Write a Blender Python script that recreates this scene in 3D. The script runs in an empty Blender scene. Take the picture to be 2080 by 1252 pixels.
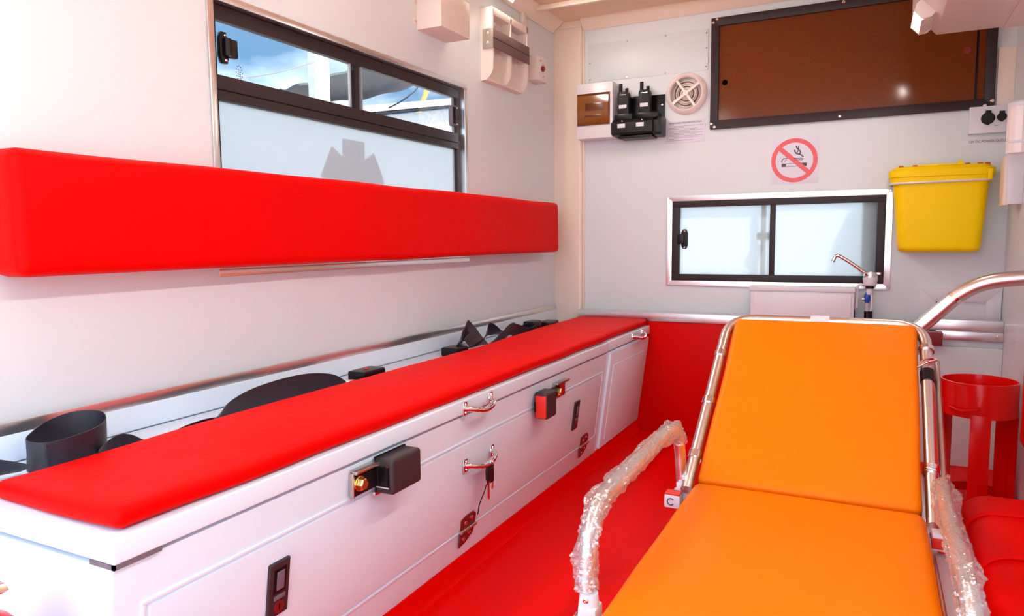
import bpy, bmesh, math, random
from mathutils import Vector, Matrix, noise
random.seed(7)
scene = bpy.context.scene
PI = math.pi

# ------------------------------------------------------------------ camera
cam_data = bpy.data.cameras.new('camera')
cam = bpy.data.objects.new('camera', cam_data)
scene.collection.objects.link(cam)
CAM = Vector((1.410, 0.0, 0.90))
RM = Matrix(((0.8935, -0.0342, 0.4478), (0.4484, 0.0893, -0.8894), (-0.0096, 0.9954, 0.0951)))
_y = RM.col[1].normalized(); _z = RM.col[2].normalized()
_x = _y.cross(_z).normalized(); _y = _z.cross(_x)
cam.matrix_world = Matrix(((_x.x, _y.x, _z.x, CAM.x), (_x.y, _y.y, _z.y, CAM.y), (_x.z, _y.z, _z.z, CAM.z), (0, 0, 0, 1)))
cam_data.sensor_width = 36.0
cam_data.lens = 1454.5 / 2080 * 36.0
cam_data.clip_start = 0.02
scene.camera = cam

# ------------------------------------------------------------------ view
scene.view_settings.view_transform = 'Standard'
scene.view_settings.look = 'None'
scene.view_settings.gamma = 1.0
scene.view_settings.use_curve_mapping = False
scene.view_settings.exposure = 1.05
scene.cycles.use_denoising = True
scene.cycles.max_bounces = 12
scene.cycles.diffuse_bounces = 6
scene.cycles.transparent_max_bounces = 16
scene.cycles.caustics_reflective = False

SKY_STRENGTH = 2.25
LAMP_STRENGTH = 58.0
SUN_STRENGTH = 6.0

# ------------------------------------------------------------------ world: blue sky with white clouds
world = bpy.data.worlds.new('sky'); scene.world = world
world.use_nodes = True
nt = world.node_tree; nt.nodes.clear()
out = nt.nodes.new('ShaderNodeOutputWorld'); bg = nt.nodes.new('ShaderNodeBackground')
tc = nt.nodes.new('ShaderNodeTexCoord'); mp = nt.nodes.new('ShaderNodeMapping')
mp.inputs['Scale'].default_value = (1.0, 1.0, 2.4); mp.inputs['Location'].default_value = (9.2016, 1.4247, -6.4745)
nz = nt.nodes.new('ShaderNodeTexNoise'); nz.inputs['Scale'].default_value = 3.2; nz.inputs['Detail'].default_value = 8.0; nz.inputs['Roughness'].default_value = 0.55
rp = nt.nodes.new('ShaderNodeValToRGB'); rp.color_ramp.elements[0].position = 0.36; rp.color_ramp.elements[1].position = 0.60
mx = nt.nodes.new('ShaderNodeMix'); mx.data_type = 'RGBA'
mx.inputs['A'].default_value = (0.10, 0.22, 0.36, 1); mx.inputs['B'].default_value = (0.80, 0.92, 1.10, 1)
nt.links.new(tc.outputs['Generated'], mp.inputs['Vector']); nt.links.new(mp.outputs['Vector'], nz.inputs['Vector'])
nt.links.new(nz.outputs['Fac'], rp.inputs['Fac']); nt.links.new(rp.outputs['Color'], mx.inputs['Factor'])
nt.links.new(mx.outputs['Result'], bg.inputs['Color']); bg.inputs['Strength'].default_value = SKY_STRENGTH
nt.links.new(bg.outputs['Background'], out.inputs['Surface'])

# sun: high over the front right corner, lighting the yard outside
sd = bpy.data.lights.new('sun', 'SUN'); sd.energy = SUN_STRENGTH; sd.angle = math.radians(3); sd.color = (1.0, 0.95, 0.88)
sun = bpy.data.objects.new('sun', sd); scene.collection.objects.link(sun)
sun.rotation_euler = Vector((0.35, 0.30, 0.88)).to_track_quat('Z', 'Y').to_euler()

# ------------------------------------------------------------------ materials
MATS = {}
def mat(name, col, rough=0.5, metal=0.0, spec=0.5, bump=0.0, bscale=60.0, var=0.0, vscale=8.0, coat=0.0, alpha=None):
    m = bpy.data.materials.new(name); m.use_nodes = True
    n = m.node_tree; b = n.nodes['Principled BSDF']
    b.inputs['Base Color'].default_value = (*col, 1); b.inputs['Roughness'].default_value = rough
    b.inputs['Metallic'].default_value = metal; b.inputs['Specular IOR Level'].default_value = spec
    b.inputs['Coat Weight'].default_value = coat; b.inputs['Coat Roughness'].default_value = 0.08
    t = n.nodes.new('ShaderNodeTexCoord')
    if var:
        z = n.nodes.new('ShaderNodeTexNoise'); z.inputs['Scale'].default_value = vscale; z.inputs['Detail'].default_value = 4
        r = n.nodes.new('ShaderNodeMapRange'); r.inputs['To Min'].default_value = 1 - var; r.inputs['To Max'].default_value = 1 + var
        v = n.nodes.new('ShaderNodeVectorMath'); v.operation = 'SCALE'; v.inputs[0].default_value = col
        n.links.new(t.outputs['Object'], z.inputs['Vector']); n.links.new(z.outputs['Fac'], r.inputs['Value'])
        n.links.new(r.outputs['Result'], v.inputs['Scale']); n.links.new(v.outputs['Vector'], b.inputs['Base Color'])
    if bump:
        z = n.nodes.new('ShaderNodeTexNoise'); z.inputs['Scale'].default_value = bscale; z.inputs['Detail'].default_value = 3
        k = n.nodes.new('ShaderNodeBump'); k.inputs['Strength'].default_value = bump; k.inputs['Distance'].default_value = 0.004
        n.links.new(t.outputs['Object'], z.inputs['Vector']); n.links.new(z.outputs['Fac'], k.inputs['Height'])
        n.links.new(k.outputs['Normal'], b.inputs['Normal'])
    MATS[name] = m
    return m
def glass(name, tint, gloss=0.08, rough=0.02):
    m = bpy.data.materials.new(name); m.use_nodes = True; n = m.node_tree; n.nodes.clear()
    o = n.nodes.new('ShaderNodeOutputMaterial'); t = n.nodes.new('ShaderNodeBsdfTransparent'); g = n.nodes.new('ShaderNodeBsdfGlossy')
    f = n.nodes.new('ShaderNodeLayerWeight'); f.inputs['Blend'].default_value = 0.12
    x = n.nodes.new('ShaderNodeMixShader'); t.inputs['Color'].default_value = (*tint, 1); g.inputs['Roughness'].default_value = rough
    n.links.new(f.outputs['Facing'], x.inputs['Fac']); n.links.new(t.outputs['BSDF'], x.inputs[1]); n.links.new(g.outputs['BSDF'], x.inputs[2])
    n.links.new(x.outputs['Shader'], o.inputs['Surface']); MATS[name] = m
def frosted(name, col):
    m = bpy.data.materials.new(name); m.use_nodes = True; n = m.node_tree; n.nodes.clear()
    o = n.nodes.new('ShaderNodeOutputMaterial'); t = n.nodes.new('ShaderNodeBsdfTranslucent'); r = n.nodes.new('ShaderNodeBsdfRefraction')
    d = n.nodes.new('ShaderNodeBsdfDiffuse'); x = n.nodes.new('ShaderNodeMixShader'); y = n.nodes.new('ShaderNodeMixShader')
    t.inputs['Color'].default_value = (*col, 1); r.inputs['Color'].default_value = (*col, 1); d.inputs['Color'].default_value = (*col, 1)
    r.inputs['Roughness'].default_value = 0.45; r.inputs['IOR'].default_value = 1.3
    x.inputs['Fac'].default_value = 0.6; y.inputs['Fac'].default_value = 0.2
    n.links.new(t.outputs['BSDF'], x.inputs[1]); n.links.new(r.outputs['BSDF'], x.inputs[2])
    n.links.new(x.outputs['Shader'], y.inputs[1]); n.links.new(d.outputs['BSDF'], y.inputs[2])
    n.links.new(y.outputs['Shader'], o.inputs['Surface']); MATS[name] = m
def film(name):
    m = bpy.data.materials.new(name); m.use_nodes = True; n = m.node_tree; n.nodes.clear()
    o = n.nodes.new('ShaderNodeOutputMaterial'); t = n.nodes.new('ShaderNodeBsdfTransparent'); g = n.nodes.new('ShaderNodeBsdfGlossy')
    d = n.nodes.new('ShaderNodeBsdfDiffuse'); tl = n.nodes.new('ShaderNodeBsdfTranslucent')
    d.inputs['Color'].default_value = (0.95, 0.92, 0.92, 1); tl.inputs['Color'].default_value = (0.95, 0.92, 0.92, 1)
    g.inputs['Roughness'].default_value = 0.12; t.inputs['Color'].default_value = (0.97, 0.95, 0.95, 1)
    a = n.nodes.new('ShaderNodeMixShader'); a.inputs['Fac'].default_value = 0.5
    b = n.nodes.new('ShaderNodeMixShader'); b.inputs['Fac'].default_value = 0.22
    c = n.nodes.new('ShaderNodeMixShader'); c.inputs['Fac'].default_value = 0.24
    n.links.new(d.outputs['BSDF'], a.inputs[1]); n.links.new(tl.outputs['BSDF'], a.inputs[2])
    n.links.new(t.outputs['BSDF'], b.inputs[1]); n.links.new(a.outputs['Shader'], b.inputs[2])
    n.links.new(b.outputs['Shader'], c.inputs[1]); n.links.new(g.outputs['BSDF'], c.inputs[2])
    tcx = n.nodes.new('ShaderNodeTexCoord'); z = n.nodes.new('ShaderNodeTexNoise'); z.inputs['Scale'].default_value = 70
    k = n.nodes.new('ShaderNodeBump'); k.inputs['Strength'].default_value = 0.7; k.inputs['Distance'].default_value = 0.006
    n.links.new(tcx.outputs['Object'], z.inputs['Vector']); n.links.new(z.outputs['Fac'], k.inputs['Height'])
    for s in (g, d): n.links.new(k.outputs['Normal'], s.inputs['Normal'])
    n.links.new(c.outputs['Shader'], o.inputs['Surface']); MATS[name] = m
def emit(name, col, s):
    m = bpy.data.materials.new(name); m.use_nodes = True; n = m.node_tree; n.nodes.clear()
    o = n.nodes.new('ShaderNodeOutputMaterial'); e = n.nodes.new('ShaderNodeEmission')
    e.inputs['Color'].default_value = (*col, 1); e.inputs['Strength'].default_value = s
    n.links.new(e.outputs['Emission'], o.inputs['Surface']); MATS[name] = m

mat('wall_white', (0.67, 0.73, 0.77), 0.38, var=0.015, vscale=3)
mat('trim_white', (0.78, 0.68, 0.58), 0.35, var=0.02)
mat('ceiling_white', (0.80, 0.62, 0.45), 0.5, var=0.02)
mat('bench_white', (0.71, 0.83, 0.94), 0.28, var=0.01)
mat('plastic_white', (0.70, 0.70, 0.75), 0.3, var=0.01)
mat('abs_cream', (0.74, 0.67, 0.62), 0.38)
mat('red_vinyl', (0.68, 0.0006, 0.0004), 0.5, spec=0.06, bump=0.6, bscale=9, var=0.03, vscale=4)
mat('red_floor', (0.74, 0.0006, 0.0006), 0.35, spec=0.08, bump=0.03, bscale=300, var=0.05, vscale=5)
mat('red_panel', (0.58, 0.0006, 0.0006), 0.35, spec=0.08, var=0.05, vscale=3)
mat('red_metal', (0.72, 0.003, 0.002), 0.22, spec=0.3, coat=0.08)
mat('orange_vinyl', (0.84, 0.185, 0.0003), 0.42, spec=0.12, bump=0.04, bscale=260, var=0.03, vscale=4)
mat('aluminium', (0.82, 0.80, 0.79), 0.28, metal=1.0, var=0.04, vscale=30)
mat('alu_tube', (0.80, 0.76, 0.74), 0.30, metal=1.0, var=0.03)
mat('chrome', (0.85, 0.82, 0.81), 0.10, metal=1.0)
mat('steel', (0.55, 0.50, 0.44), 0.3, metal=1.0)
mat('brass', (0.85, 0.62, 0.25), 0.28, metal=1.0)
mat('black_frame', (0.032, 0.020, 0.022), 0.42, spec=0.25, bump=0.08, bscale=500)
mat('black_plastic', (0.010, 0.007, 0.008), 0.42, spec=0.25, bump=0.05, bscale=400)
mat('black_smooth', (0.006, 0.004, 0.005), 0.3, spec=0.25)
mat('hole_shade', (0.004, 0.003, 0.003), 0.9, spec=0.0)  # flat black painted for the unlit inside of the panel's hole
mat('buckle_plastic', (0.040, 0.026, 0.029), 0.42, spec=0.3, bump=0.15, bscale=600)
mat('webbing', (0.018, 0.014, 0.024), 0.36, bump=0.3, bscale=700)
mat('band_brown', (0.16, 0.105, 0.095), 0.7, bump=0.3, bscale=500)
mat('rubber_grey', (0.16, 0.13, 0.16), 0.5)
mat('smoked_pane', (0.15, 0.034, 0.007), 0.12, spec=0.2, var=0.3, vscale=160)  # brown acrylic, its diffuse colour raised to stand in for the ceiling's reflection
mat('amber_pane', (0.22, 0.075, 0.015), 0.12, var=0.25, vscale=12)
mat('amber_dark', (0.12, 0.03, 0.008), 0.2)
mat('yellow_plastic', (0.95, 0.66, 0.001), 0.4, spec=0.12)
mat('yellow_paint', (0.80, 0.50, 0.12), 0.5)
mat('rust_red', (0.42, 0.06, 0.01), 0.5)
mat('paper', (0.70, 0.72, 0.84), 0.6)
mat('ink', (0.10, 0.07, 0.09), 0.6)
mat('ink_grey', (0.36, 0.29, 0.33), 0.6)
mat('sign_red', (0.74, 0.12, 0.13), 0.5)
mat('blue_plastic', (0.01, 0.06, 0.45), 0.3)
mat('hose_clear', (0.55, 0.48, 0.55), 0.3)
mat('key_metal', (0.75, 0.66, 0.55), 0.3, metal=1.0)
mat('red_button', (0.75, 0.02, 0.01), 0.35)
mat('dark_red', (0.20, 0.008, 0.008), 0.5)
mat('sticker_grey', (0.20, 0.16, 0.16), 0.6)
mat('canopy_grey', (0.13, 0.135, 0.14), 0.8, var=0.25, vscale=2)
mat('yard_concrete', (0.50, 0.44, 0.38), 0.9, var=0.1, vscale=0.6)
mat('outside_white', (0.85, 0.85, 0.85), 0.6)
mat('cable_dark', (0.03, 0.04, 0.06), 0.5)
mat('grey_fabric', (0.20, 0.21, 0.22), 0.8)
mat('fan_dark', (0.10, 0.06, 0.05), 0.6)
mat('vent_plastic', (0.88, 0.80, 0.76), 0.15)
def translucent(name, col):
    m = bpy.data.materials.new(name); m.use_nodes = True; n = m.node_tree; n.nodes.clear()
    o = n.nodes.new('ShaderNodeOutputMaterial'); t = n.nodes.new('ShaderNodeBsdfTranslucent'); t.inputs['Color'].default_value = (*col, 1)
    n.links.new(t.outputs['BSDF'], o.inputs['Surface']); MATS[name] = m
translucent('sticker_film', (0.78, 0.72, 0.72))
glass('clear_glass', (0.70, 0.72, 0.73))
glass('acrylic', (0.95, 0.92, 0.91))
frosted('frosted_glass', (0.62, 0.66, 0.67))
film('plastic_film')
emit('led_light', (1.0, 0.91, 0.80), LAMP_STRENGTH)

# ------------------------------------------------------------------ mesh helpers
def tag(o, label=None, cat=None, group=None, kind=None):
    if label: o['label'] = label
    if cat: o['category'] = cat
    if group: o['group'] = group
    if kind: o['kind'] = kind
    return o
def empty(name, loc, label=None, cat=None, group=None, kind=None):
    o = bpy.data.objects.new(name, None); scene.collection.objects.link(o)
    o.location = loc; o.empty_display_size = 0.05
    return tag(o, label, cat, group, kind)
class MB:
    def __init__(s): s.bm = bmesh.new()
    def box(s, x0, x1, y0, y1, z0, z1, bev=0.0, seg=2):
        b = bmesh.new()
        r = bmesh.ops.create_cube(b, size=1.0)
        for v in r['verts']:
            v.co = Vector(((x0 + x1) / 2 + v.co.x * (x1 - x0), (y0 + y1) / 2 + v.co.y * (y1 - y0), (z0 + z1) / 2 + v.co.z * (z1 - z0)))
        if bev > 0:
            bmesh.ops.bevel(b, geom=b.edges[:] , offset=bev, segments=seg, profile=0.6, affect='EDGES')
        s.merge(b); return s
    def merge(s, b, M=None):
        if M is not None: bmesh.ops.transform(b, matrix=M, verts=b.verts)
        m = bpy.data.meshes.new('t'); b.to_mesh(m); b.free(); s.bm.from_mesh(m); bpy.data.meshes.remove(m); return s
    def prism(s, pts, axis, a, b, bev=0.0):
        # pts: 2D outline; axis: extrusion axis; remaining axes in order (x->yz, y->xz, z->xy)
        bm = bmesh.new()
        def P(u, v, w):
            return {'x': (w, u, v), 'y': (u, w, v), 'z': (u, v, w)}[axis]
        A = [bm.verts.new(P(u, v, a)) for u, v in pts]; B = [bm.verts.new(P(u, v, b)) for u, v in pts]
        n = len(pts); bm.faces.new(A[::-1]); bm.faces.new(B)
        for i in range(n): bm.faces.new((A[i], A[(i + 1) % n], B[(i + 1) % n], B[i]))
        bmesh.ops.recalc_face_normals(bm, faces=bm.faces)
        if bev: bmesh.ops.bevel(bm, geom=bm.edges[:], offset=bev, segments=2, profile=0.6, affect='EDGES')
        s.merge(bm); return s
    def cyl(s, p0, p1, r0, r1=None, n=20):
        r1 = r0 if r1 is None else r1
        p0 = Vector(p0); p1 = Vector(p1); d = p1 - p0
        b = bmesh.new(); bmesh.ops.create_cone(b, cap_ends=True, segments=n, radius1=r0, radius2=r1, depth=d.length)
        M = Matrix.Translation((p0 + p1) / 2) @ d.to_track_quat('Z', 'Y').to_matrix().to_4x4()
        return s.merge(b, M)
    def sphere(s, c, r, sc=(1, 1, 1), n=12):
        b = bmesh.new(); bmesh.ops.create_uvsphere(b, u_segments=n * 2, v_segments=n, radius=r)
        return s.merge(b, Matrix.Translation(c) @ Matrix.Diagonal((*sc, 1)))
    def lathe(s, prof, c, axis=(0, 0, 1), n=28):
        # prof: (radius, height) list
        b = bmesh.new(); rings = []
        for r, h in prof:
            rings.append([b.verts.new((r * math.cos(2 * PI * i / n), r * math.sin(2 * PI * i / n), h)) for i in range(n)] if r > 1e-6 else [b.verts.new((0, 0, h))])
        for A, B in zip(rings, rings[1:]):
            for i in range(n):
                j = (i + 1) % n
                if len(A) == 1 and len(B) == 1: continue
                if len(A) == 1: b.faces.new((A[0], B[j], B[i]))
                elif len(B) == 1: b.faces.new((A[i], A[j], B[0]))
                else: b.faces.new((A[i], A[j], B[j], B[i]))
        bmesh.ops.recalc_face_normals(b, faces=b.faces)
        return s.merge(b, Matrix.Translation(c) @ Vector(axis).to_track_quat('Z', 'Y').to_matrix().to_4x4())
    def tube(s, pts, r, n=14, smooth=6, closed=False, radf=None, cap=True):
        P = catmull(pts, smooth, closed) if smooth else [Vector(p) for p in pts]
        b = bmesh.new(); rings = []; up = None; m = len(P)
        for i, p in enumerate(P):
            if closed: t = (P[(i + 1) % m] - P[i - 1]).normalized()
            else: t = (P[min(i + 1, m - 1)] - P[max(i - 1, 0)]).normalized()
            if up is None:
                up = Vector((0, 0, 1)) if abs(t.z) < 0.9 else Vector((1, 0, 0))
            up = (up - t * up.dot(t)).normalized(); side = t.cross(up)
            ring = []
            for k in range(n):
                a = 2 * PI * k / n
                rr = radf(i / (m - 1), a, p) if radf else r
                ring.append(b.verts.new(p + (up * math.cos(a) + side * math.sin(a)) * rr))
            rings.append(ring)
        L = list(zip(rings, rings[1:])) + ([(rings[-1], rings[0])] if closed else [])
        for A, B in L:
            for k in range(n): b.faces.new((A[k], A[(k + 1) % n], B[(k + 1) % n], B[k]))
        if cap and not closed: b.faces.new(rings[0][::-1]); b.faces.new(rings[-1])
        bmesh.ops.recalc_face_normals(b, faces=b.faces)
        return s.merge(b)
    def ribbon(s, pts, dirs, w, t=0.0016, smooth=8):
        # flat webbing: path + width direction per point
        P = catmull(pts, smooth); Dv = catmull(dirs, smooth)
        b = bmesh.new(); R = []; m = len(P)
        for i, p in enumerate(P):
            tn = (P[min(i + 1, m - 1)] - P[max(i - 1, 0)]).normalized(); d = Dv[i]; d = (d - tn * d.dot(tn)).normalized(); nn = tn.cross(d)
            R.append([b.verts.new(p + d * (w / 2) * a + nn * t * c) for a, c in ((-1, -.5), (0, -.75), (1, -.5), (1, .5), (0, .75), (-1, .5))])
        for A, B in zip(R, R[1:]):
            for k in range(6): b.faces.new((A[k], A[(k + 1) % 6], B[(k + 1) % 6], B[k]))
        b.faces.new(R[0][::-1]); b.faces.new(R[-1])
        bmesh.ops.recalc_face_normals(b, faces=b.faces)
        return s.merge(b)
    def build(s, name, m, parent=None, smooth=35, label=None, cat=None, group=None, kind=None, cent=True):
        me = bpy.data.meshes.new(name)
        bm = s.bm
        # put the origin at the mesh centre
        c = Vector((0, 0, 0))
        if cent and len(bm.verts):
            lo = Vector([min(v.co[i] for v in bm.verts) for i in range(3)]); hi = Vector([max(v.co[i] for v in bm.verts) for i in range(3)])
            c = Vector(((lo.x + hi.x) / 2, (lo.y + hi.y) / 2, lo.z))
            bmesh.ops.translate(bm, vec=-c, verts=bm.verts)
        bm.to_mesh(me); bm.free()
        me.materials.append(MATS[m])
        if smooth:
            me.shade_smooth(); me.set_sharp_from_angle(angle=math.radians(smooth))
        o = bpy.data.objects.new(name, me); scene.collection.objects.link(o)
        o.location = c
        if parent is not None:
            o.parent = parent; o.location = c - world_loc(parent)
        return tag(o, label, cat, group, kind)
def world_loc(o):
    p = Vector(o.location)
    while o.parent is not None:
        o = o.parent; p = p + Vector(o.location)
    return p
def catmull(pts, k, closed=False):
    P = [Vector(p) for p in pts]; n = len(P); o = []
    rng = range(n) if closed else range(n - 1)
    for i in rng:
        p1 = P[i]; p2 = P[(i + 1) % n]
        p0 = P[i - 1] if (closed or i > 0) else p1 * 2 - p2
        p3 = P[(i + 2) % n] if (closed or i + 2 < n) else p2 * 2 - p1
        for j in range(k):
            t = j / k
            o.append(0.5 * ((2 * p1) + (p2 - p0) * t + (2 * p0 - 5 * p1 + 4 * p2 - p3) * t * t + (3 * p1 - p0 - 3 * p2 + p3) * t ** 3))
    if not closed: o.append(P[-1])
    return o
def arc_path(pts, rad, k=6):
    # polyline with rounded corners
    P = [Vector(p) for p in pts]; o = [P[0]]
    for i in range(1, len(P) - 1):
        a = (P[i - 1] - P[i]); b = (P[i + 1] - P[i]); r = min(rad, a.length * .49, b.length * .49)
        A = P[i] + a.normalized() * r; B = P[i] + b.normalized() * r
        for j in range(k + 1):
            t = j / k; o.append(A * (1 - t) ** 2 + P[i] * 2 * t * (1 - t) + B * t * t)
    o.append(P[-1]); return o
def pad(x0, x1, y0, y1, z0, z1, e, nx=10, ny=40, nz=6, wob=0.0, seed=0):
    # soft cushion: superellipsoid-edged box with rounding radius e and slow surface waves
    mb = MB(); b = bmesh.new(); r = bmesh.ops.create_cube(b, size=1.0)
    bmesh.ops.subdivide_edges(b, edges=b.edges[:], cuts=1, use_grid_fill=True)
    b.free(); b = bmesh.new()
    c = Vector(((x0 + x1) / 2, (y0 + y1) / 2, (z0 + z1) / 2)); h = Vector(((x1 - x0) / 2, (y1 - y0) / 2, (z1 - z0) / 2))
    def lin(n, hh):
        # samples clustered at the ends
        q = [-hh, -hh + e * .15, -hh + e * .4, -hh + e * .7, -hh + e]
        q += [-hh + e + (2 * hh - 2 * e) * i / n for i in range(1, n)]
        return q + [-v for v in q[:5][::-1]]
    LX, LY, LZ = lin(nx, h.x), lin(ny, h.y), lin(nz, h.z)
    cache = {}
    def V(x, y, z):
        k = (round(x, 6), round(y, 6), round(z, 6))
        if k not in cache:
            p = Vector((x, y, z)); q = Vector([max(-h[i] + e, min(h[i] - e, p[i])) for i in range(3)])
            d = p - q
            if d.length > 1e-9:
                # map cube shell to rounded shell
                mxx = max(abs(d.x), abs(d.y), abs(d.z)); p = q + d.normalized() * mxx
            if wob:
                w = Vector((noise.noise((p + c) * 4 + Vector((seed, 0, 0))), noise.noise((p + c) * 4 + Vector((seed, 9, 0))), noise.noise((p + c) * 3 + Vector((seed, 0, 7)))))
                p = p + w * wob * (0.15 if p.z < -h.z + 1e-5 else 1.0)
            cache[k] = b.verts.new(p + c)
        return cache[k]
    def face(*q):
        vs = []
        for v in q:
            if v not in vs: vs.append(v)
        if len(vs) > 2:
            try: b.faces.new(vs)
            except ValueError: pass
    for L1, L2, mk in ((LX, LY, lambda u, v, s: V(u, v, s * h.z)), (LX, LZ, lambda u, v, s: V(u, s * h.y, v)), (LY, LZ, lambda u, v, s: V(s * h.x, u, v))):
        for s in (-1, 1):
            for i in range(len(L1) - 1):
                for j in range(len(L2) - 1):
                    face(mk(L1[i], L2[j], s), mk(L1[i + 1], L2[j], s), mk(L1[i + 1], L2[j + 1], s), mk(L1[i], L2[j + 1], s))
    bmesh.ops.recalc_face_normals(b, faces=b.faces)
    mb.merge(b); return mb
def text_mesh(txt, size, loc, rot, m, parent, name='lettering', width=None, thick=0.0003):
    cu = bpy.data.curves.new('t', 'FONT'); cu.body = txt; cu.size = size; cu.extrude = thick; cu.align_x = 'CENTER'; cu.align_y = 'CENTER'
    o = bpy.data.objects.new('t', cu); scene.collection.objects.link(o)
    bpy.context.view_layer.update()
    dg = bpy.context.evaluated_depsgraph_get(); me = bpy.data.meshes.new_from_object(o.evaluated_get(dg))
    bpy.data.objects.remove(o); bpy.data.curves.remove(cu)
    xs = [v.co.x for v in me.vertices]
    if width and xs:
        k = width / (max(xs) - min(xs))
        for v in me.vertices: v.co.x *= k
    me.name = name; me.materials.clear(); me.materials.append(MATS[m])
    o = bpy.data.objects.new(name, me); scene.collection.objects.link(o)
    o.parent = parent; o.location = Vector(loc) - world_loc(parent); o.rotation_euler = rot
    return o
FACE_FRONT = (PI / 2, 0, 0)          # lettering on the front wall, read from the rear
def screw(parent, p, n, r=0.005, m='chrome', name='screw', h=0.003):
    p = Vector(p); n = Vector(n)
    return MB().lathe([(r, 0), (r, h * .4), (r * .6, h), (r * .25, h), (0, h * .5)], p, n, 10).build(name, m, parent)
D = 3.30      # front wall
RW = 1.862    # right wall
CZ = 1.93     # ceiling
RY = -0.12    # rear doorway
# ================================================================== STRUCTURE
def hole_wall_x(name, x0, x1, y0, y1, z0, z1, hy0, hy1, hz0, hz1, m):
    b = MB(); b.box(x0, x1, y0, hy0, z0, z1); b.box(x0, x1, hy1, y1, z0, z1); b.box(x0, x1, hy0, hy1, z0, hz0); b.box(x0, x1, hy0, hy1, hz1, z1)
    return b.build(name, m, smooth=0, kind='structure')
def hole_wall_y(name, y0, y1, x0, x1, z0, z1, hx0, hx1, hz0, hz1, m):
    b = MB(); b.box(x0, hx0, y0, y1, z0, z1); b.box(hx1, x1, y0, y1, z0, z1); b.box(hx0, hx1, y0, y1, z0, hz0); b.box(hx0, hx1, y0, y1, hz1, z1)
    return b.build(name, m, smooth=0, kind='structure')
WY0, WY1, WZ0, WZ1 = 1.243, 2.412, 0.835, 1.476      # side window opening
FX0, FX1, FZ0, FZ1 = 0.574, 1.457, 0.699, 1.076      # front window opening
wall_left = hole_wall_x('wall_left', -0.045, 0.0, RY, D + 0.04, 0.0, CZ, WY0, WY1, WZ0, WZ1, 'wall_white')
tag(wall_left, 'white smooth left side wall with the large window')
wall_front = hole_wall_y('wall_front', D, D + 0.04, 0.0, RW, 0.0, CZ, FX0, FX1, FZ0, FZ1, 'wall_white')
tag(wall_front, 'white bulkhead wall with the small sliding window')
wall_right = MB().box(RW, RW + 0.045, RY, D + 0.04, 0, CZ).build('wall_right', 'wall_white', smooth=0, kind='structure', label='white right side wall at the picture edge')
floor = MB().box(-0.045, RW + 0.045, RY, D + 0.04, -0.05, 0.0).build('floor', 'red_floor', smooth=0, kind='structure', label='glossy red vinyl floor')
ceiling = MB().box(-0.045, RW + 0.045, RY, D + 0.04, CZ, CZ + 0.05).build('ceiling', 'ceiling_white', smooth=0, kind='structure', label='white panelled roof lining')
# ceiling battens
MB().box(0.03, 1.60, 2.985, 3.01, CZ - 0.022, CZ, 0.004).build('trim_1', 'trim_white', kind='structure', label='white batten across the ceiling')
MB().box(0.72, 0.735, 3.01, D - 0.04, CZ - 0.004, CZ).build('trim_2', 'trim_white', kind='structure', label='thin white ceiling joint strip')
# cove along left wall and front wall
MB().prism([(0, CZ - 0.045), (0.006, CZ - 0.048), (0.058, CZ - 0.006), (0.060, CZ), (0, CZ)], 'y', RY, D - 0.05).build('trim_3', 'trim_white', kind='structure', label='cream cove moulding along the left wall top')
MB().prism([(D, CZ - 0.043), (D - 0.006, CZ - 0.046), (D - 0.045, CZ - 0.008), (D - 0.050, CZ), (D, CZ)], 'x', 0.145, RW).build('trim_4', 'trim_white', kind='structure', label='cream cove moulding along the front wall top')
# corner post with rounded face
pp = [(0.0, D)] + [(0.0, D - 0.022)] + [(0.128 , D - 0.022)] + [(0.128 + 0.014 * math.sin(a), D - 0.008 - 0.014 * math.cos(a)) for a in [i * PI / 12 for i in range(7)]] + [(0.142, D)]
post = MB().prism(pp, 'z', 0.0, CZ - 0.03).build('trim_5', 'trim_white', kind='structure', label='cream corner post between left wall and front wall')
MB().prism([(0, CZ - 0.03), (0.142, CZ - 0.03), (0.142, CZ), (0.0, CZ)], 'y', D - 0.03, D).build('cap', 'trim_white', post)
# thin lip next to post
MB().box(0.142, 0.152, D - 0.006, D, 0.5, CZ - 0.045, 0.002).build('trim_6', 'trim_white', kind='structure', label='narrow vertical lip beside the corner post')
# right corner strip
MB().box(1.806, RW, D - 0.010, D, 1.385, 1.6, 0.003).build('trim_7', 'trim_white', kind='structure', label='cream vertical strip right of the dark cabinet panel')
# lower bulkhead: red wainscot on left, white access panels on right
LP = 3.215
MB().box(0.146, 1.575, LP, D, 0.0, 0.520, 0.004).build('trim_8', 'red_panel', kind='structure', label='dark red wainscot panel under the front window')
tr = MB().box(0.146, 1.575, LP - 0.004, D, 0.520, 0.560, 0.004).build('trim_9', 'aluminium', kind='structure', label='brushed aluminium strip over the red wainscot')
for x in (0.30, 0.62, 0.94): screw(tr, (x, LP - 0.004, 0.538), (0, -1, 0), 0.004)
MB().box(1.578, RW, LP + 0.005, D, 0.0, 0.470, 0.004).build('trim_10', 'wall_white', kind='structure', label='white lower panel behind the red cylinder stand')
al = MB().box(1.578, RW, LP + 0.01, D, 0.530, 0.575, 0.004).build('trim_11', 'aluminium', kind='structure', label='aluminium rail on the lower right bulkhead')
MB().box(1.578, RW, LP + 0.02, D, 0.470, 0.498, 0.003).build('lower_panel', 'wall_white', al)
fl = MB().box(1.640, RW, LP + 0.004, LP + 0.03, 0.497, 0.530, 0.003).build('flange', 'aluminium', al)
for x in (1.668, 1.842): screw(fl, (x, LP + 0.004, 0.515), (0, -1, 0), 0.006)
MB().box(1.590, 1.660, LP - 0.05, LP + 0.004, 0.478, 0.530, 0.004).build('dark_bracket', 'dark_red', al, label='dark red bracket')
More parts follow.
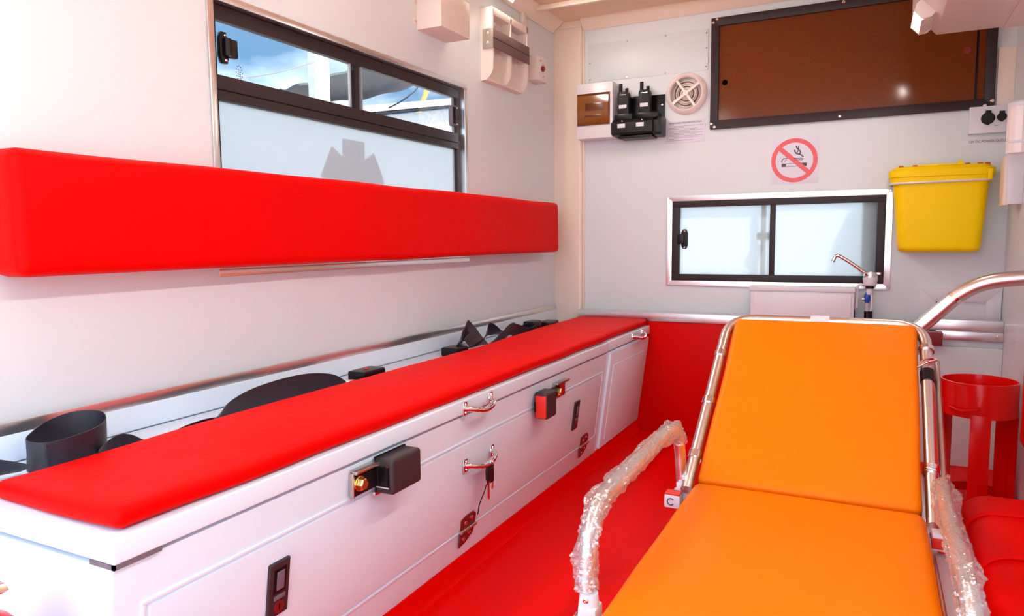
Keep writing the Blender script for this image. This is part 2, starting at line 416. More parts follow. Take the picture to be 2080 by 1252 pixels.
# seat rail at base of left wall above bench
MB().box(0.0, 0.007, RY, D - 0.022, 0.550, 0.576, 0.0015).build('trim_12', 'aluminium', kind='structure', label='aluminium strip along the left wall above the bench')
MB().box(0.0, 0.008, 0.55, D - 0.022, 0.500, 0.553, 0.003).build('trim_13', 'bench_white', kind='structure', label='white skirting between aluminium strip and bench lid')
# red vinyl cove at the foot of the bench
MB().prism([(0.40, 0.0), (0.462, 0.0), (0.452, 0.012), (0.446, 0.05), (0.40, 0.05)], 'y', 0.62, LP).build('trim_14', 'red_floor', kind='structure', label='red vinyl upstand along the bench foot')

# ------------------------------------------------------------------ side window (left wall)
w1 = empty('window_1', (0, 1.83, WZ0), label='large side window with clear sliding top panes and frosted lower pane', kind='structure')
def ring_x(x0, x1, y0, y1, z0, z1, w, bev=0.0):
    b = MB(); b.box(x0, x1, y0, y1, z1 - w, z1, bev); b.box(x0, x1, y0, y1, z0, z0 + w, bev); b.box(x0, x1, y0, y0 + w, z0 + w, z1 - w, bev); b.box(x0, x1, y1 - w, y1, z0 + w, z1 - w, bev); return b
b = ring_x(0.0, 0.005, WY0 - 0.016, WY1 + 0.016, WZ0 - 0.018, WZ1 + 0.014, 0.018, 0.002)
b.box(-0.04, 0.002, WY0 - 0.002, WY0 + 0.003, WZ0, WZ1); b.box(-0.04, 0.002, WY1 - 0.003, WY1 + 0.002, WZ0, WZ1)
b.box(-0.04, 0.002, WY0, WY1, WZ1 - 0.003, WZ1 + 0.002); b.box(-0.04, 0.002, WY0, WY1, WZ0 - 0.002, WZ0 + 0.003)
b.build('aluminium_trim', 'aluminium', w1)
b = MB(); XA, XB = -0.043, -0.022
b.box(XA, XB, WY0 + 0.003, WY1 - 0.003, 1.437, WZ1 - 0.003, 0.003); b.box(XA, XB, WY0 + 0.003, WY1 - 0.003, WZ0 + 0.003, WZ0 + 0.035, 0.003)
b.box(XA, XB, WY0 + 0.003, WY0 + 0.03, WZ0 + 0.035, 1.437, 0.003); b.box(XA, XB, WY1 - 0.026, WY1 - 0.003, WZ0 + 0.035, 1.437, 0.003)
b.build('frame', 'black_frame', w1)
b = MB(); b.box(XA, XB + 0.006, WY0 + 0.02, WY1 - 0.02, 1.270, 1.305, 0.003); b.box(XA, XB + 0.003, WY0 + 0.02, WY1 - 0.02, 1.256, 1.269, 0.002); b.box(XA, XB + 0.008, WY0 + 0.02, WY1 - 0.02, 1.245, 1.256, 0.002)
b.build('middle_rail', 'black_frame', w1)
b = MB(); b.box(XA, XB - 0.002, 1.797, 1.815, 1.300, 1.440, 0.002); b.build('mullion', 'black_frame', w1)
for y0, y1, x in ((WY0 + 0.02, 1.835, -0.036), (1.775, WY1 - 0.02, -0.030)):
    MB().box(x, x + 0.003, y0, y1, 1.300, 1.440).build('clear_pane', 'clear_glass', w1)
for y in (1.779, 1.833):
    MB().box(-0.037, -0.028, y - 0.002, y + 0.002, 1.305, 1.437).build('pane_edge', 'outside_white', w1)
fp = MB().box(-0.036, -0.032, WY0 + 0.02, WY1 - 0.02, WZ0 + 0.02, 1.250).build('frosted_pane', 'frosted_glass', w1)
# star of life sticker outside
b = bmesh.new(); L, hw, cy, cz = 0.146, 0.0525, 1.791, 1.0635
outl = []
for k in range(6):
    a = math.radians(90 + 60 * k); d = Vector((math.cos(a), math.sin(a))); n2 = Vector((-d.y, d.x))
    ri = hw / math.tan(math.radians(30))
    for q in ((d * ri * 1.0 - n2 * hw), (d * L - n2 * hw), (d * L + n2 * hw)): outl.append((cy + q.x, cz + q.y))
MB().prism(outl, 'x', -0.0368, -0.0361).build('emblem_sticker', 'sticker_film', w1, label='grey six-armed medical star silhouette on frosted pane')
# latches
def latch_x(y, side):
    g = MB(); g.prism([(y - 0.012, 1.352), (y - 0.005, 1.335), (y + 0.010, 1.335), (y + 0.014, 1.350), (y + 0.014, 1.392), (y + 0.008, 1.410), (y - 0.006, 1.410), (y - 0.012, 1.396)], 'x', -0.030, -0.018, 0.002)
    o = g.build('latch', 'black_plastic', w1)
    MB().cyl((-0.012, y + 0.004, 1.352), (-0.012, y + 0.004, 1.393), 0.010, n=14).build('barrel', 'black_smooth', o)
    MB().box(-0.022, -0.006, y + 0.013 * side, y + 0.032 * side, 1.350, 1.394, 0.003).build('thumb_grip', 'black_plastic', o) if side > 0 else MB().box(-0.022, -0.010, y - 0.030, y - 0.012, 1.350, 1.394, 0.003).build('thumb_grip', 'rubber_grey', o)
    for z in (1.343, 1.402): screw(o, (-0.018, y + 0.004, z), (1, 0, 0), 0.004)
latch_x(1.292, 1)
o = MB().prism([(2.345, 1.340), (2.352, 1.328), (2.372, 1.328), (2.374, 1.405), (2.352, 1.405), (2.345, 1.395)], 'x', -0.030, -0.012, 0.003).build('latch', 'rubber_grey', w1)
for i in range(4): MB().box(-0.013, -0.010, 2.349 + i * 0.005, 2.351 + i * 0.005, 1.336, 1.397).build('rib', 'black_plastic', o)
for z in (1.336, 1.397): screw(o, (-0.012, 2.378, z), (1, 0, 0), 0.004)
# printed glass mark (ring of dashes)
b = MB()
for k in range(12):
    a = 2 * PI * k / 12; b.box(-0.0325, -0.032, 1.349 + 0.010 * math.cos(a) - 0.0012, 1.349 + 0.010 * math.cos(a) + 0.0012, 1.325 + 0.017 * math.sin(a) - 0.0014, 1.325 + 0.017 * math.sin(a) + 0.0014)
for dz in (-0.008, -0.003, 0.002, 0.007): b.box(-0.0325, -0.032, 1.344, 1.354, 1.325 + dz - 0.001, 1.325 + dz + 0.001)
b.build('glass_mark', 'ink', w1)

# ------------------------------------------------------------------ front window
w2 = empty('window_2', (1.015, D, FZ0), label='small frosted sliding window in the front bulkhead', kind='structure')
def bar_y(x0, x1, y0, y1, z0, z1, bev=0.002): return MB().box(x0, x1, y0, y1, z0, z1, bev)
# mitred aluminium trim
def mitre(name, o0, o1, i0, i1, m, par, y0, y1):
    (ox0, oz0), (ox1, oz1) = o0, o1; (ix0, iz0), (ix1, iz1) = i0, i1
    for q in ([(ox0, oz1), (ox1, oz1), (ix1, iz1), (ix0, iz1)], [(ox0, oz0), (ix0, iz0), (ix1, iz0), (ox1, oz0)], [(ox0, oz0), (ox0, oz1), (ix0, iz1), (ix0, iz0)], [(ox1, oz0), (ix1, iz0), (ix1, iz1), (ox1, oz1)]):
        MB().prism(q, 'y', y0, y1, 0.0008).build(name, m, par)
mitre('aluminium_trim', (0.556, 0.681), (1.476, 1.091), (0.580, 0.705), (1.452, 1.067), 'aluminium', w2, D - 0.006, D)
for x in (0.566, 1.466):
    for z in (0.690, 1.082): screw(w2, (x, D - 0.006, z), (0, -1, 0), 0.0045)
b = MB(); b.box(0.578, 1.454, D - 0.004, D + 0.03, 1.039, 1.070, 0.002); b.box(0.578, 1.454, D - 0.004, D + 0.03, 0.702, 0.735, 0.002)
b.box(0.578, 0.614, D - 0.004, D + 0.03, 0.735, 1.039, 0.002); b.box(1.421, 1.454, D - 0.004, D + 0.03, 0.735, 1.039, 0.002); b.build('frame', 'black_frame', w2)
MB().box(1.006, 1.028, D, D + 0.02, 0.733, 1.041, 0.002).build('mullion', 'black_frame', w2)
MB().box(0.610, 1.020, D + 0.008, D + 0.012, 0.730, 1.043).build('frosted_pane', 'frosted_glass', w2)
MB().box(1.014, 1.425, D + 0.016, D + 0.020, 0.730, 1.043).build('frosted_pane', 'frosted_glass', w2)
lt = MB().prism([(0.622, 0.868), (0.630, 0.850), (0.645, 0.850), (0.652, 0.866), (0.652, 0.922), (0.645, 0.940), (0.630, 0.940), (0.622, 0.924)], 'y', D - 0.006, D + 0.008, 0.002).build('latch', 'black_plastic', w2)
MB().box(0.606, 0.636, D - 0.016, D - 0.004, 0.872, 0.918, 0.004).build('thumb_grip', 'black_smooth', lt)
for z in (0.858, 0.931): screw(lt, (0.638, D - 0.006, z), (0, -1, 0), 0.005)
# ------------------------------------------------------------------ behind the bulkhead: seat post and headrest in the cab
st = empty('cab_partition_post', (0.965, D + 0.12, 0.62), label='blurred dark upright post with a square clip behind the frosted pane', cat='post')
MB().cyl((0.975, D + 0.042, 0.60), (0.975, D + 0.042, 1.15), 0.011).build('upright', 'grey_fabric', st)
MB().box(0.950, 1.000, D + 0.028, D + 0.056, 0.888, 0.922, 0.004).build('clip', 'grey_fabric', st)
MB().box(1.365, 1.47, D + 0.06, D + 0.13, 0.60, 1.15, 0.02).build('cab_seat_back', 'grey_fabric', label='grey blurred cab seat side behind the right frosted pane', cat='seat')
# ------------------------------------------------------------------ outside
MB().box(-40, 40, -40, 40, -0.75, -0.70).build('ground', 'yard_concrete', smooth=0, kind='structure', label='concrete yard outside the vehicle')
MB().box(-4.10, -4.0, 6.10, 6.34, -0.70, 5.2, 0.01).build('canopy_post', 'outside_white', label='white square post outside the clear window pane', cat='post')
# sagging grey awning outside
b = bmesh.new(); G = []
NE = catmull([(-4.3, 5.85, 2.50), (-4.3, 6.03, 2.57), (-4.3, 6.53, 2.752), (-4.3, 7.04, 2.965), (-4.3, 7.75, 3.20), (-4.3, 8.7, 3.52)], 8)
FE = catmull([(-5.0, 6.62, 2.68), (-5.0, 6.92, 2.70), (-5.0, 7.484, 2.746), (-5.0, 8.35, 2.943), (-5.0, 9.30, 3.257), (-5.0, 10.3, 3.66)], 8)
NX = 10
for i, (p, q) in enumerate(zip(NE, FE)):
    row = []
    for j in range(NX + 1):
        v = j / NX; c = p.lerp(q, v); u = i / (len(NE) - 1)
        c.z += -0.05 * math.sin(PI * v) + 0.025 * math.sin(16 * v + 5 * u) * math.sin(PI * v) + 0.015 * math.sin(30 * u + 7 * v)
        row.append(b.verts.new(c))
    G.append(row)
for i in range(len(NE) - 1):
    for j in range(NX): b.faces.new((G[i][j], G[i + 1][j], G[i + 1][j + 1], G[i][j + 1]))
bmesh.ops.recalc_face_normals(b, faces=b.faces)
r = bmesh.ops.solidify(b, geom=b.faces[:], thickness=0.03)
MB().merge(b).build('awning', 'canopy_grey', smooth=60, label='sagging grey fabric awning outside behind the white post', cat='awning')
MB().tube([(-3.96, 7.34, 2.52), (-3.85, 7.40, 2.58), (-3.75, 7.50, 2.68), (-3.85, 7.86, 2.89), (-4.29, 8.70, 3.53)], 0.009, n=8).build('overhead_cable', 'cable_dark', label='dark cable slanting across the sky right of the awning', cat='cable')
MB().tube([(-3.7, 3.6, 2.05), (-3.7, 4.6, 2.31), (-3.75, 5.28, 2.51), (-4.01, 6.12, 2.82)], 0.004, n=6).build('overhead_wire', 'ink_grey', label='thin pale wire crossing the clouds left of the white post', cat='wire')
MB().cyl((-7.0, 9.91, -0.70), (-7.0, 13.76, 5.45), 0.055).build('yellow_pole', 'yellow_paint', label='slanting yellow pole outside the right clear pane', cat='pole')
sh = empty('white_shed', (-4.0, 9.0, -0.70), label='white flat roofed shed low in the right clear pane', cat='shed')
MB().prism([(6.9, -0.70), (12.0, -0.70), (12.0, 3.40), (6.9, 2.34)], 'x', -6.5, -4.05).build('wall', 'outside_white', sh)
MB().prism([(6.9, 2.36), (12.0, 3.42), (12.0, 3.45), (6.9, 2.39)], 'x', -6.6, -3.98).build('painted_shadow', 'cable_dark', sh)  # solid dark strip painted in as shadow under the roof edge
MB().prism([(6.85, 2.39), (12.0, 3.45), (12.0, 3.56), (6.85, 2.47)], 'x', -6.6, -3.95).build('roof_edge', 'outside_white', sh)
# ================================================================== BENCH
LX = 0.505
def fx(z): return 0.436 + (0.497 - 0.436) * z / 0.46       # leaning front face
bench = empty('storage_bench', (0.25, 1.62, 0.0), label='long white storage bench with hinged door and chrome pulls', cat='bench')
Y0, Y1 = 0.590, 2.640
MB().prism([(0.012, 0.05), (fx(0.05), 0.05), (fx(0.455), 0.455), (0.012, 0.455)], 'y', Y0 + 0.004, Y1, 0.004).build('body', 'bench_white', bench)
MB().prism([(0.012, 0.0), (fx(0.0) - 0.03, 0.0), (fx(0.05) - 0.03, 0.05), (0.012, 0.05)], 'y', Y0 + 0.03, Y1).build('plinth', 'bench_white', bench)
lid = MB().box(0.010, LX, Y0, Y1 - 0.004, 0.462, 0.500, 0.006, 3).build('lid', 'bench_white', bench)
b = MB(); b.box(LX - 0.055, LX - 0.002, Y0 + 0.001, Y0 + 0.004, 0.4555, 0.4625); b.box(LX - 0.008, LX - 0.002, Y0 + 0.001, Y0 + 0.075, 0.4555, 0.4625); b.box(0.05, LX - 0.03, Y0 + 0.02, Y1 - 0.02, 0.4545, 0.4625)
b.build('lid_seal', 'rubber_grey', bench, label='grey rubber lid seal')
# hinged door, slightly proud with a fine groove round it
DZ0, DZ1, DY0, DY1 = 0.132, 0.376, 0.650, 2.600
def slope_panel(name, y0, y1, z0, z1, d0, d1, m, par, bev=0.003):
    return MB().prism([(fx(z0) + d0, z0), (fx(z0) + d1, z0), (fx(z1) + d1, z1), (fx(z1) + d0, z1)], 'y', y0, y1, bev).build(name, m, par)
door = slope_panel('door', DY0, DY1, DZ0, DZ1, -0.004, 0.004, 'bench_white', bench)
# rim beads
for (y0, y1, z0, z1) in ((DY0 - 0.012, DY1 + 0.012, DZ1 + 0.004, DZ1 + 0.010), (DY0 - 0.012, DY1 + 0.012, DZ0 - 0.010, DZ0 - 0.004), (DY0 - 0.012, DY0 - 0.006, DZ0 - 0.004, DZ1 + 0.004), (DY1 + 0.006, DY1 + 0.012, DZ0 - 0.004, DZ1 + 0.004)):
    slope_panel('door_bead', y0, y1, z0, z1, -0.004, 0.0035, 'bench_white', bench, 0.0012)
def pull(par, y0, y1, z, x, m='chrome', drop=0.012):
    # cast bow handle: two flared feet with screws and a bowed bar
    h = empty('pull_handle', (x, (y0 + y1) / 2, z)); h.parent = par; h.location = Vector((x, (y0 + y1) / 2, z)) - world_loc(par)
    o = MB()
    for y, s in ((y0, 1), (y1, -1)):
        o.prism([(y - 0.009, z - 0.017), (y + 0.009, z - 0.017), (y + 0.011, z), (y + 0.009, z + 0.017), (y - 0.009, z + 0.017), (y - 0.011, z)], 'x', x, x + 0.004, 0.0012)
    o.tube([(x + 0.002, y0, z), (x + 0.014, y0 + 0.008, z - 0.001), (x + 0.026, y0 + 0.026, z - drop * .5), (x + 0.030, (y0 + y1) / 2, z - drop), (x + 0.026, y1 - 0.026, z - drop * .5), (x + 0.014, y1 - 0.008, z - 0.001), (x + 0.002, y1, z)], 0.0065, n=12,
           radf=lambda t, a, p: 0.0058 + 0.0035 * abs(2 * t - 1) ** 2 + (0.002 if abs(t - .5) < .12 else 0))
    ob = bpy.data.objects; bpy.data.objects.remove(h)
    r = o.build('pull_handle', m, par)
    for y in (y0, y1):
        for dz in (-0.011, 0.011): screw(r, (x + 0.004, y, z + dz), (1, 0, 0), 0.0032)
    return r
pull(lid, 1.525, 1.660, 0.478, LX)
hx = fx(0.325) + 0.004
pull(door, 1.560, 1.705, 0.318, hx)
# recessed flush locks on the door
def flush_lock(y, z, h, w, y_w):
    x = fx(z) + 0.004
    M = Matrix.Translation((x, y, z)) @ Matrix.Rotation(math.atan2(0.061, 0.46), 4, 'Y')
    def put(o, name, m, par): 
        bmesh.ops.transform(o.bm, matrix=M, verts=o.bm.verts); return o.build(name, m, par)
    o = put(MB().box(-0.002, 0.006, -w / 2, w / 2, -h / 2, h / 2, 0.004, 3), 'flush_lock', 'buckle_plastic', door)
    put(MB().box(0.006, 0.0068, -w * .30, w * .30, -h * .06, h * .38, 0.0003), 'finger_plate', 'black_smooth', o)
    put(MB().box(0.006, 0.009, -w * .17, w * .17, 0.0, h * .33, 0.001), 'slide', 'rubber_grey', o)
    put(MB().box(0.006, 0.0085, -w * .26, w * .26, -h * .18, -h * .10, 0.0008), 'catch', 'rubber_grey', o)
    put(MB().cyl((0.004, 0, -h * .32), (0.0085, 0, -h * .32), w * .24, n=18), 'key_barrel', 'dark_red', o)
    put(MB().box(0.0085, 0.0088, -w * .03, w * .03, -h * .38, -h * .26), 'key_slot', 'black_smooth', o)
flush_lock(0.906, 0.284, 0.106, 0.050, 0)
flush_lock(2.350, 0.272, 0.106, 0.046, 0)
# hinges: two leaves, barrel, screws
def hinge(y, z):
    x = fx(z) + 0.004; w = 0.078
    M = Matrix.Translation((x, y, z)) @ Matrix.Rotation(math.atan2(0.061, 0.46), 4, 'Y')
    def put(o, name, m, par): 
        bmesh.ops.transform(o.bm, matrix=M, verts=o.bm.verts); return o.build(name, m, par)
    c = put(MB().cyl((0.004, -w / 2, 0), (0.004, w / 2, 0), 0.0055, n=12), 'hinge', 'steel', bench)
    put(MB().prism([(-w / 2, 0.004), (w / 2, 0.004), (w / 2, 0.030), (w * .3, 0.040), (-w * .2, 0.040), (-w / 2, 0.034)], 'x', 0.0, 0.003, 0.0008), 'upper_leaf', 'dark_red', c)
    put(MB().prism([(-w / 2, -0.004), (w * .46, -0.004), (w * .40, -0.024), (-w * .1, -0.040), (-w / 2, -0.044)], 'x', 0.0, 0.003, 0.0008), 'lower_leaf', 'dark_red', c)
    for dy, dz in ((-0.016, 0.020), (0.014, 0.026), (-0.018, -0.026), (0.010, -0.016)):
        put(MB().lathe([(0.006, 0), (0.006, 0.002), (0.003, 0.004), (0, 0.004)], (0.003, dy, dz), (1, 0, 0), 10), 'screw', 'chrome', c)
hinge(1.610, 0.128); hinge(2.480, 0.128)

cab = empty('storage_cabinet', (0.25, 2.95, 0.0), label='short white cabinet at the far end of the bench', cat='cabinet')
C0, C1 = 2.646, LP - 0.003
MB().prism([(0.012, 0.05), (fx(0.05) - 0.004, 0.05), (fx(0.455) - 0.004, 0.455), (0.012, 0.455)], 'y', C0, C1, 0.003).build('body', 'bench_white', cab)
cl = MB().box(0.145, LX - 0.004, C0, D - 0.04, 0.462, 0.500, 0.005, 3).build('lid', 'bench_white', cab)
MB().box(0.16, LX - 0.02, C0 + 0.01, C1, 0.454, 0.463).build('lid_seal', 'rubber_grey', cab)
cd = slope_panel('door', C0 + 0.03, C1 - 0.004, 0.055, 0.448, -0.005, 0.006, 'bench_white', cab)
slope_panel('door_panel', C0 + 0.075, C1 - 0.06, 0.085, 0.395, 0.005, 0.0085, 'bench_white', cd, 0.002)
pull(cl, 2.945, 3.09, 0.480, LX - 0.004)

# ------------------------------------------------------------------ cushions
def soft(name, args, m, label, cat, wob, seed, **k):
    o = pad(*args, wob=wob, seed=seed, **k).build(name, m, smooth=80, label=label, cat=cat); return o
soft('seat_cushion', (0.185, 0.497, 0.608, 2.632, 0.5012, 0.533, 0.013), 'red_vinyl', 'long red vinyl seat cushion lying on the white bench lid', 'cushion', 0.006, 3, ny=90, nx=14, nz=2)
soft('seat_cushion', (0.160, 0.490, 2.636, 3.205, 0.5012, 0.531, 0.012), 'red_vinyl', 'short red vinyl cushion on the far cabinet lid', 'cushion', 0.004, 5, ny=24, nx=12, nz=2)
bk = empty('backrest_cushion', (0.055, 1.91, 0.845), label='long red padded backrest on the left wall under the window', cat='backrest')
pad(0.004, 0.103, 0.722, 3.098, 0.842, 1.068, 0.020, ny=90, nx=3, nz=10, wob=0.005, seed=11).build('cushion', 'red_vinyl', bk, smooth=80)

# ================================================================== SEAT BELTS
V3 = Vector
def belt_part(b, name, m, par): return b.build(name, m, par, smooth=50)
sb = empty('seat_belt', (0.1, 0.85, 0.50), label='black seat belt curled into a standing loop at the near bench end', cat='seat belt', group='lap belts behind the bench cushion')
pts = [(0.148, 0.720, 0.530), (0.160, 0.752, 0.536), (0.161, 0.792, 0.541), (0.142, 0.828, 0.548), (0.105, 0.842, 0.556), (0.066, 0.822, 0.556), (0.054, 0.782, 0.548), (0.068, 0.742, 0.538), (0.092, 0.715, 0.530), (0.125, 0.722, 0.527), (0.14, 0.77, 0.527)]
MB().ribbon(pts, [(0.12, -0.05, 1)] * 4 + [(0.0, 0.0, 1)] * 4 + [(-0.1, 0.1, 1)] * 3, 0.054).build('webbing', 'webbing', sb, smooth=60)
MB().ribbon([(0.150, 0.800, 0.515), (0.152, 0.835, 0.524), (0.150, 0.858, 0.522), (0.158, 0.90, 0.513), (0.160, 0.98, 0.518), (0.162, 1.04, 0.519), (0.17, 1.10, 0.510)], [(0.7, 0, .5), (0.4, 0, .9), (0.5, 0, .9), (1, 0, .3), (1, 0, 0.8), (1, 0, 0.8), (1, 0, 0.3)], 0.040).build('tail', 'webbing', sb, smooth=60)
sb2 = empty('seat_belt', (0.1, 0.66, 0.50), label='black belt end lying flat at the left picture edge', cat='seat belt', group='lap belts behind the bench cushion')
MB().ribbon([(0.105, 0.50, 0.520), (0.110, 0.58, 0.530), (0.105, 0.64, 0.528), (0.115, 0.70, 0.514)], [(0.8, 0.2, .6), (0.6, 0, .8), (0.6, 0, 0.7), (1, 0.2, 0.3)], 0.05).build('webbing', 'webbing', sb2, smooth=60)
sb3 = empty('seat_belt', (0.12, 1.3, 0.50), label='black belt arching up beside the middle of the cushion with buckle', cat='seat belt', group='lap belts behind the bench cushion')
MB().ribbon([(0.16, 0.98, 0.506), (0.145, 1.05, 0.510), (0.13, 1.12, 0.520), (0.125, 1.20, 0.532), (0.125, 1.30, 0.538), (0.130, 1.38, 0.536), (0.140, 1.44, 0.526), (0.150, 1.475, 0.512)], [(1, 0, 0.1), (0.9, 0, 0.4), (0.4, 0, 1), (0.1, 0, 1), (0.05, 0, 1), (0.05, 0, 1), (0.2, 0, 1), (0.8, 0, 0.6)], 0.056).build('webbing', 'webbing', sb3, smooth=60)
MB().box(0.125, 0.160, 1.505, 1.535, 0.512, 0.524, 0.003).build('tongue', 'chrome', sb3)
MB().box(0.110, 0.160, 1.495, 1.545, 0.508, 0.513, 0.002).build('tongue_grip', 'black_smooth', sb3)
MB().box(0.105, 0.165, 1.560, 1.660, 0.504, 0.538, 0.008, 3).build('buckle', 'black_smooth', sb3)
MB().box(0.13, 0.142, 1.602, 1.612, 0.538, 0.541, 0.001).build('release_button', 'red_button', sb3)
sb4 = empty('seat_belt', (0.12, 2.4, 0.50), label='black belt heaped in twisted folds at the far end of the cushion', cat='seat belt', group='lap belts behind the bench cushion')
MB().box(0.10, 0.165, 2.055, 2.135, 0.504, 0.535, 0.008, 3).build('buckle', 'black_smooth', sb4)
MB().ribbon([(0.13, 2.10, 0.530), (0.12, 2.16, 0.545), (0.105, 2.215, 0.572), (0.10, 2.245, 0.566), (0.12, 2.25, 0.540), (0.15, 2.235, 0.520)], [(0.7, 0.1, .7), (0.2, 0.2, 1), (0.1, 0.5, 1), (0, 0.8, 0.8), (0.2, 1, 0.3), (0.6, 0.8, 0)], 0.078).build('loop', 'webbing', sb4, smooth=60)
MB().ribbon([(0.12, 2.20, 0.515), (0.13, 2.30, 0.530), (0.11, 2.38, 0.560), (0.12, 2.44, 0.540), (0.14, 2.52, 0.548), (0.12, 2.60, 0.528), (0.13, 2.70, 0.532)], [(1, 0, .3), (0.6, 0.1, .8), (0.2, 0.2, 1), (0.9, 0, 0.3), (0.2, 0, 1), (0.5, 0, 0.8), (0.3, 0, 1)], 0.050).build('webbing', 'webbing', sb4, smooth=60)
MB().ribbon([(0.15, 2.28, 0.512), (0.155, 2.40, 0.530), (0.15, 2.50, 0.552), (0.155, 2.62, 0.525), (0.15, 2.75, 0.530)], [(1, 0, .2), (0.2, 0.1, 1), (0.1, 0.1, 1), (0.5, 0, .7), (0.2, 0, 1)], 0.040).build('webbing', 'webbing', sb4, smooth=60)
MB().box(0.10, 0.15, 2.70, 2.79, 0.504, 0.556, 0.010, 3).build('tongue_housing', 'black_smooth', sb4)
MB().box(0.10, 0.16, 2.83, 2.95, 0.504, 0.540, 0.008, 3).build('anchor_cover', 'black_smooth', sb4)

# buckles bolted to the bench front
def stalk(y, z, yb0, yb1, label, red):
    x = fx(z) + 0.004
    r = empty('belt_buckle', (x, y, z - 0.03), label=label, cat='belt buckle', group='belt buckles bolted to the bench front')
    s = 1 if yb1 > y else -1
    b = MB(); b.box(x - 0.002, x + 0.002, y - 0.018, y + 0.085, z - 0.030, z + 0.026, 0.0015)
    b.box(x, x + 0.020, y - 0.018, y + 0.085, z + 0.018, z + 0.026, 0.003); b.box(x, x + 0.010, y - 0.018, y - 0.013, z - 0.03, z + 0.026, 0.002)
    b.build('bracket', 'steel', r)
    b = MB(); b.lathe([(0.016, 0), (0.016, 0.004), (0.0125, 0.004)], (x + 0.008, y, z - 0.004), (1, 0, 0), 20); b.lathe([(0.0125, 0.0), (0.0125, 0.012), (0.010, 0.015), (0, 0.015)], (x + 0.010, y, z - 0.004), (1, 0, 0), 6)
    b.build('hex_bolt', 'brass', r)
    ya, yc = sorted((y - 0.016 * s, (yb0 + 0.004) if s > 0 else (yb1 - 0.004)))
    return r, x
r1, x = stalk(1.108, 0.420, 1.195, 1.330, 'black seat belt buckle on a strap with brass bolt, nearer on the bench front', 0)
MB().box(x + 0.004, x + 0.010, 1.092, 1.175, 0.392, 0.432, 0.002).build('strap', 'black_plastic', r1)
bb = pad(x + 0.002, x + 0.050, 1.166, 1.272, 0.376, 0.452, 0.008, nx=3, ny=5, nz=3).build('buckle', 'buckle_plastic', r1, smooth=50)
MB().box(x + 0.0035, x + 0.007, 1.164, 1.274, 0.374, 0.454, 0.0015).build('back_shell', 'black_plastic', bb)
MB().box(x + 0.016, x + 0.040, 1.161, 1.167, 0.390, 0.438, 0.001).build('slot_plate', 'black_smooth', bb)
for z in (0.392, 0.437): MB().box(x + 0.012, x + 0.044, 1.159, 1.167, z, z + 0.003).build('slot_rim', 'chrome', bb)
MB().box(x, x + 0.008, 1.160, 1.190, 0.372, 0.380, 0.001).build('clip', 'chrome', r1)
r2, x = stalk(2.125, 0.408, 2.0, 2.07, 'black seat belt buckle with red release face, farther on the bench front', 1)
MB().box(x + 0.006, x + 0.012, 2.02, 2.140, 0.390, 0.424, 0.002).build('strap', 'black_plastic', r2)
bb = pad(x + 0.002, x + 0.048, 1.958, 2.032, 0.350, 0.434, 0.009, nx=3, ny=4, nz=4).build('buckle', 'buckle_plastic', r2, smooth=50)
MB().box(x + 0.010, x + 0.044, 1.952, 1.961, 0.355, 0.424, 0.002).build('release_button', 'red_button', bb, label='red release button')
MB().box(x + 0.006, x + 0.012, 1.950, 1.961, 0.372, 0.405, 0.001).build('tongue_slot', 'black_smooth', bb)

# keys hanging from the door pull
kx = hx + 0.032
ky = empty('key_bunch', (kx, 1.64, 0.235), label='bunch of keys with black fobs hanging from the door pull', cat='keys')
MB().tube([(kx + 0.011 * math.cos(a), 1.639, 0.303 + 0.011 * math.sin(a)) for a in [i * PI / 6 for i in range(12)]], 0.0012, n=6, smooth=2, closed=True).build('ring', 'chrome', ky)
MB().box(kx - 0.004, kx + 0.004, 1.617, 1.650, 0.258, 0.298, 0.004).build('fob', 'black_plastic', ky)
MB().box(kx - 0.012, kx - 0.005, 1.648, 1.672, 0.245, 0.296, 0.004).build('fob', 'black_smooth', ky)
for i, (yy, z0, z1, a) in enumerate(((1.625, 0.215, 0.258, 0.2), (1.636, 0.205, 0.258, -0.1), (1.664, 0.226, 0.262, -0.2))):
    k = MB(); k.box(kx - 0.001 - 0.004 * i, kx + 0.001 - 0.004 * i, yy - 0.004, yy + 0.004, z0, z1, 0.0006); k.cyl((kx - 0.001 - 0.004 * i, yy, z1), (kx + 0.001 - 0.004 * i, yy, z1), 0.010, n=14)
    for q in range(3): k.box(kx - 0.001 - 0.004 * i, kx + 0.001 - 0.004 * i, yy + 0.003, yy + 0.006, z0 + 0.004 + q * 0.008, z0 + 0.008 + q * 0.008)
    k.build('key', 'key_metal', ky)
MB().tube([(kx, 1.622, 0.262), (kx - 0.004, 1.612, 0.235), (kx - 0.012, 1.600, 0.205), (kx - 0.014, 1.592, 0.178)], 0.0016, n=6).build('cable_tie', 'black_smooth', ky)

# fire extinguisher at the near end of the bench
fe = empty('fire_extinguisher', (0.375, 0.485, 0.0), label='red fire extinguisher with brass valve standing at the bottom left corner', cat='extinguisher')
MB().lathe([(0.0, 0.0), (0.052, 0.0), (0.056, 0.008), (0.056, 0.355), (0.050, 0.385), (0.034, 0.405), (0.016, 0.415), (0.016, 0.425), (0, 0.425)], (0.375, 0.485, 0.0)).build('cylinder', 'red_metal', fe)
MB().lathe([(0.017, 0.0), (0.019, 0.012), (0.014, 0.02), (0.014, 0.038), (0, 0.038)], (0.375, 0.485, 0.422)).build('valve', 'brass', fe)
MB().prism([(0.368, 0.462), (0.43, 0.455), (0.436, 0.460), (0.425, 0.466), (0.372, 0.474)], 'y', 0.475, 0.495, 0.001).build('carry_handle', 'chrome', fe)
MB().prism([(0.362, 0.478), (0.41, 0.482), (0.418, 0.490), (0.405, 0.494), (0.362, 0.488)], 'y', 0.475, 0.495, 0.001).build('squeeze_lever', 'brass', fe)
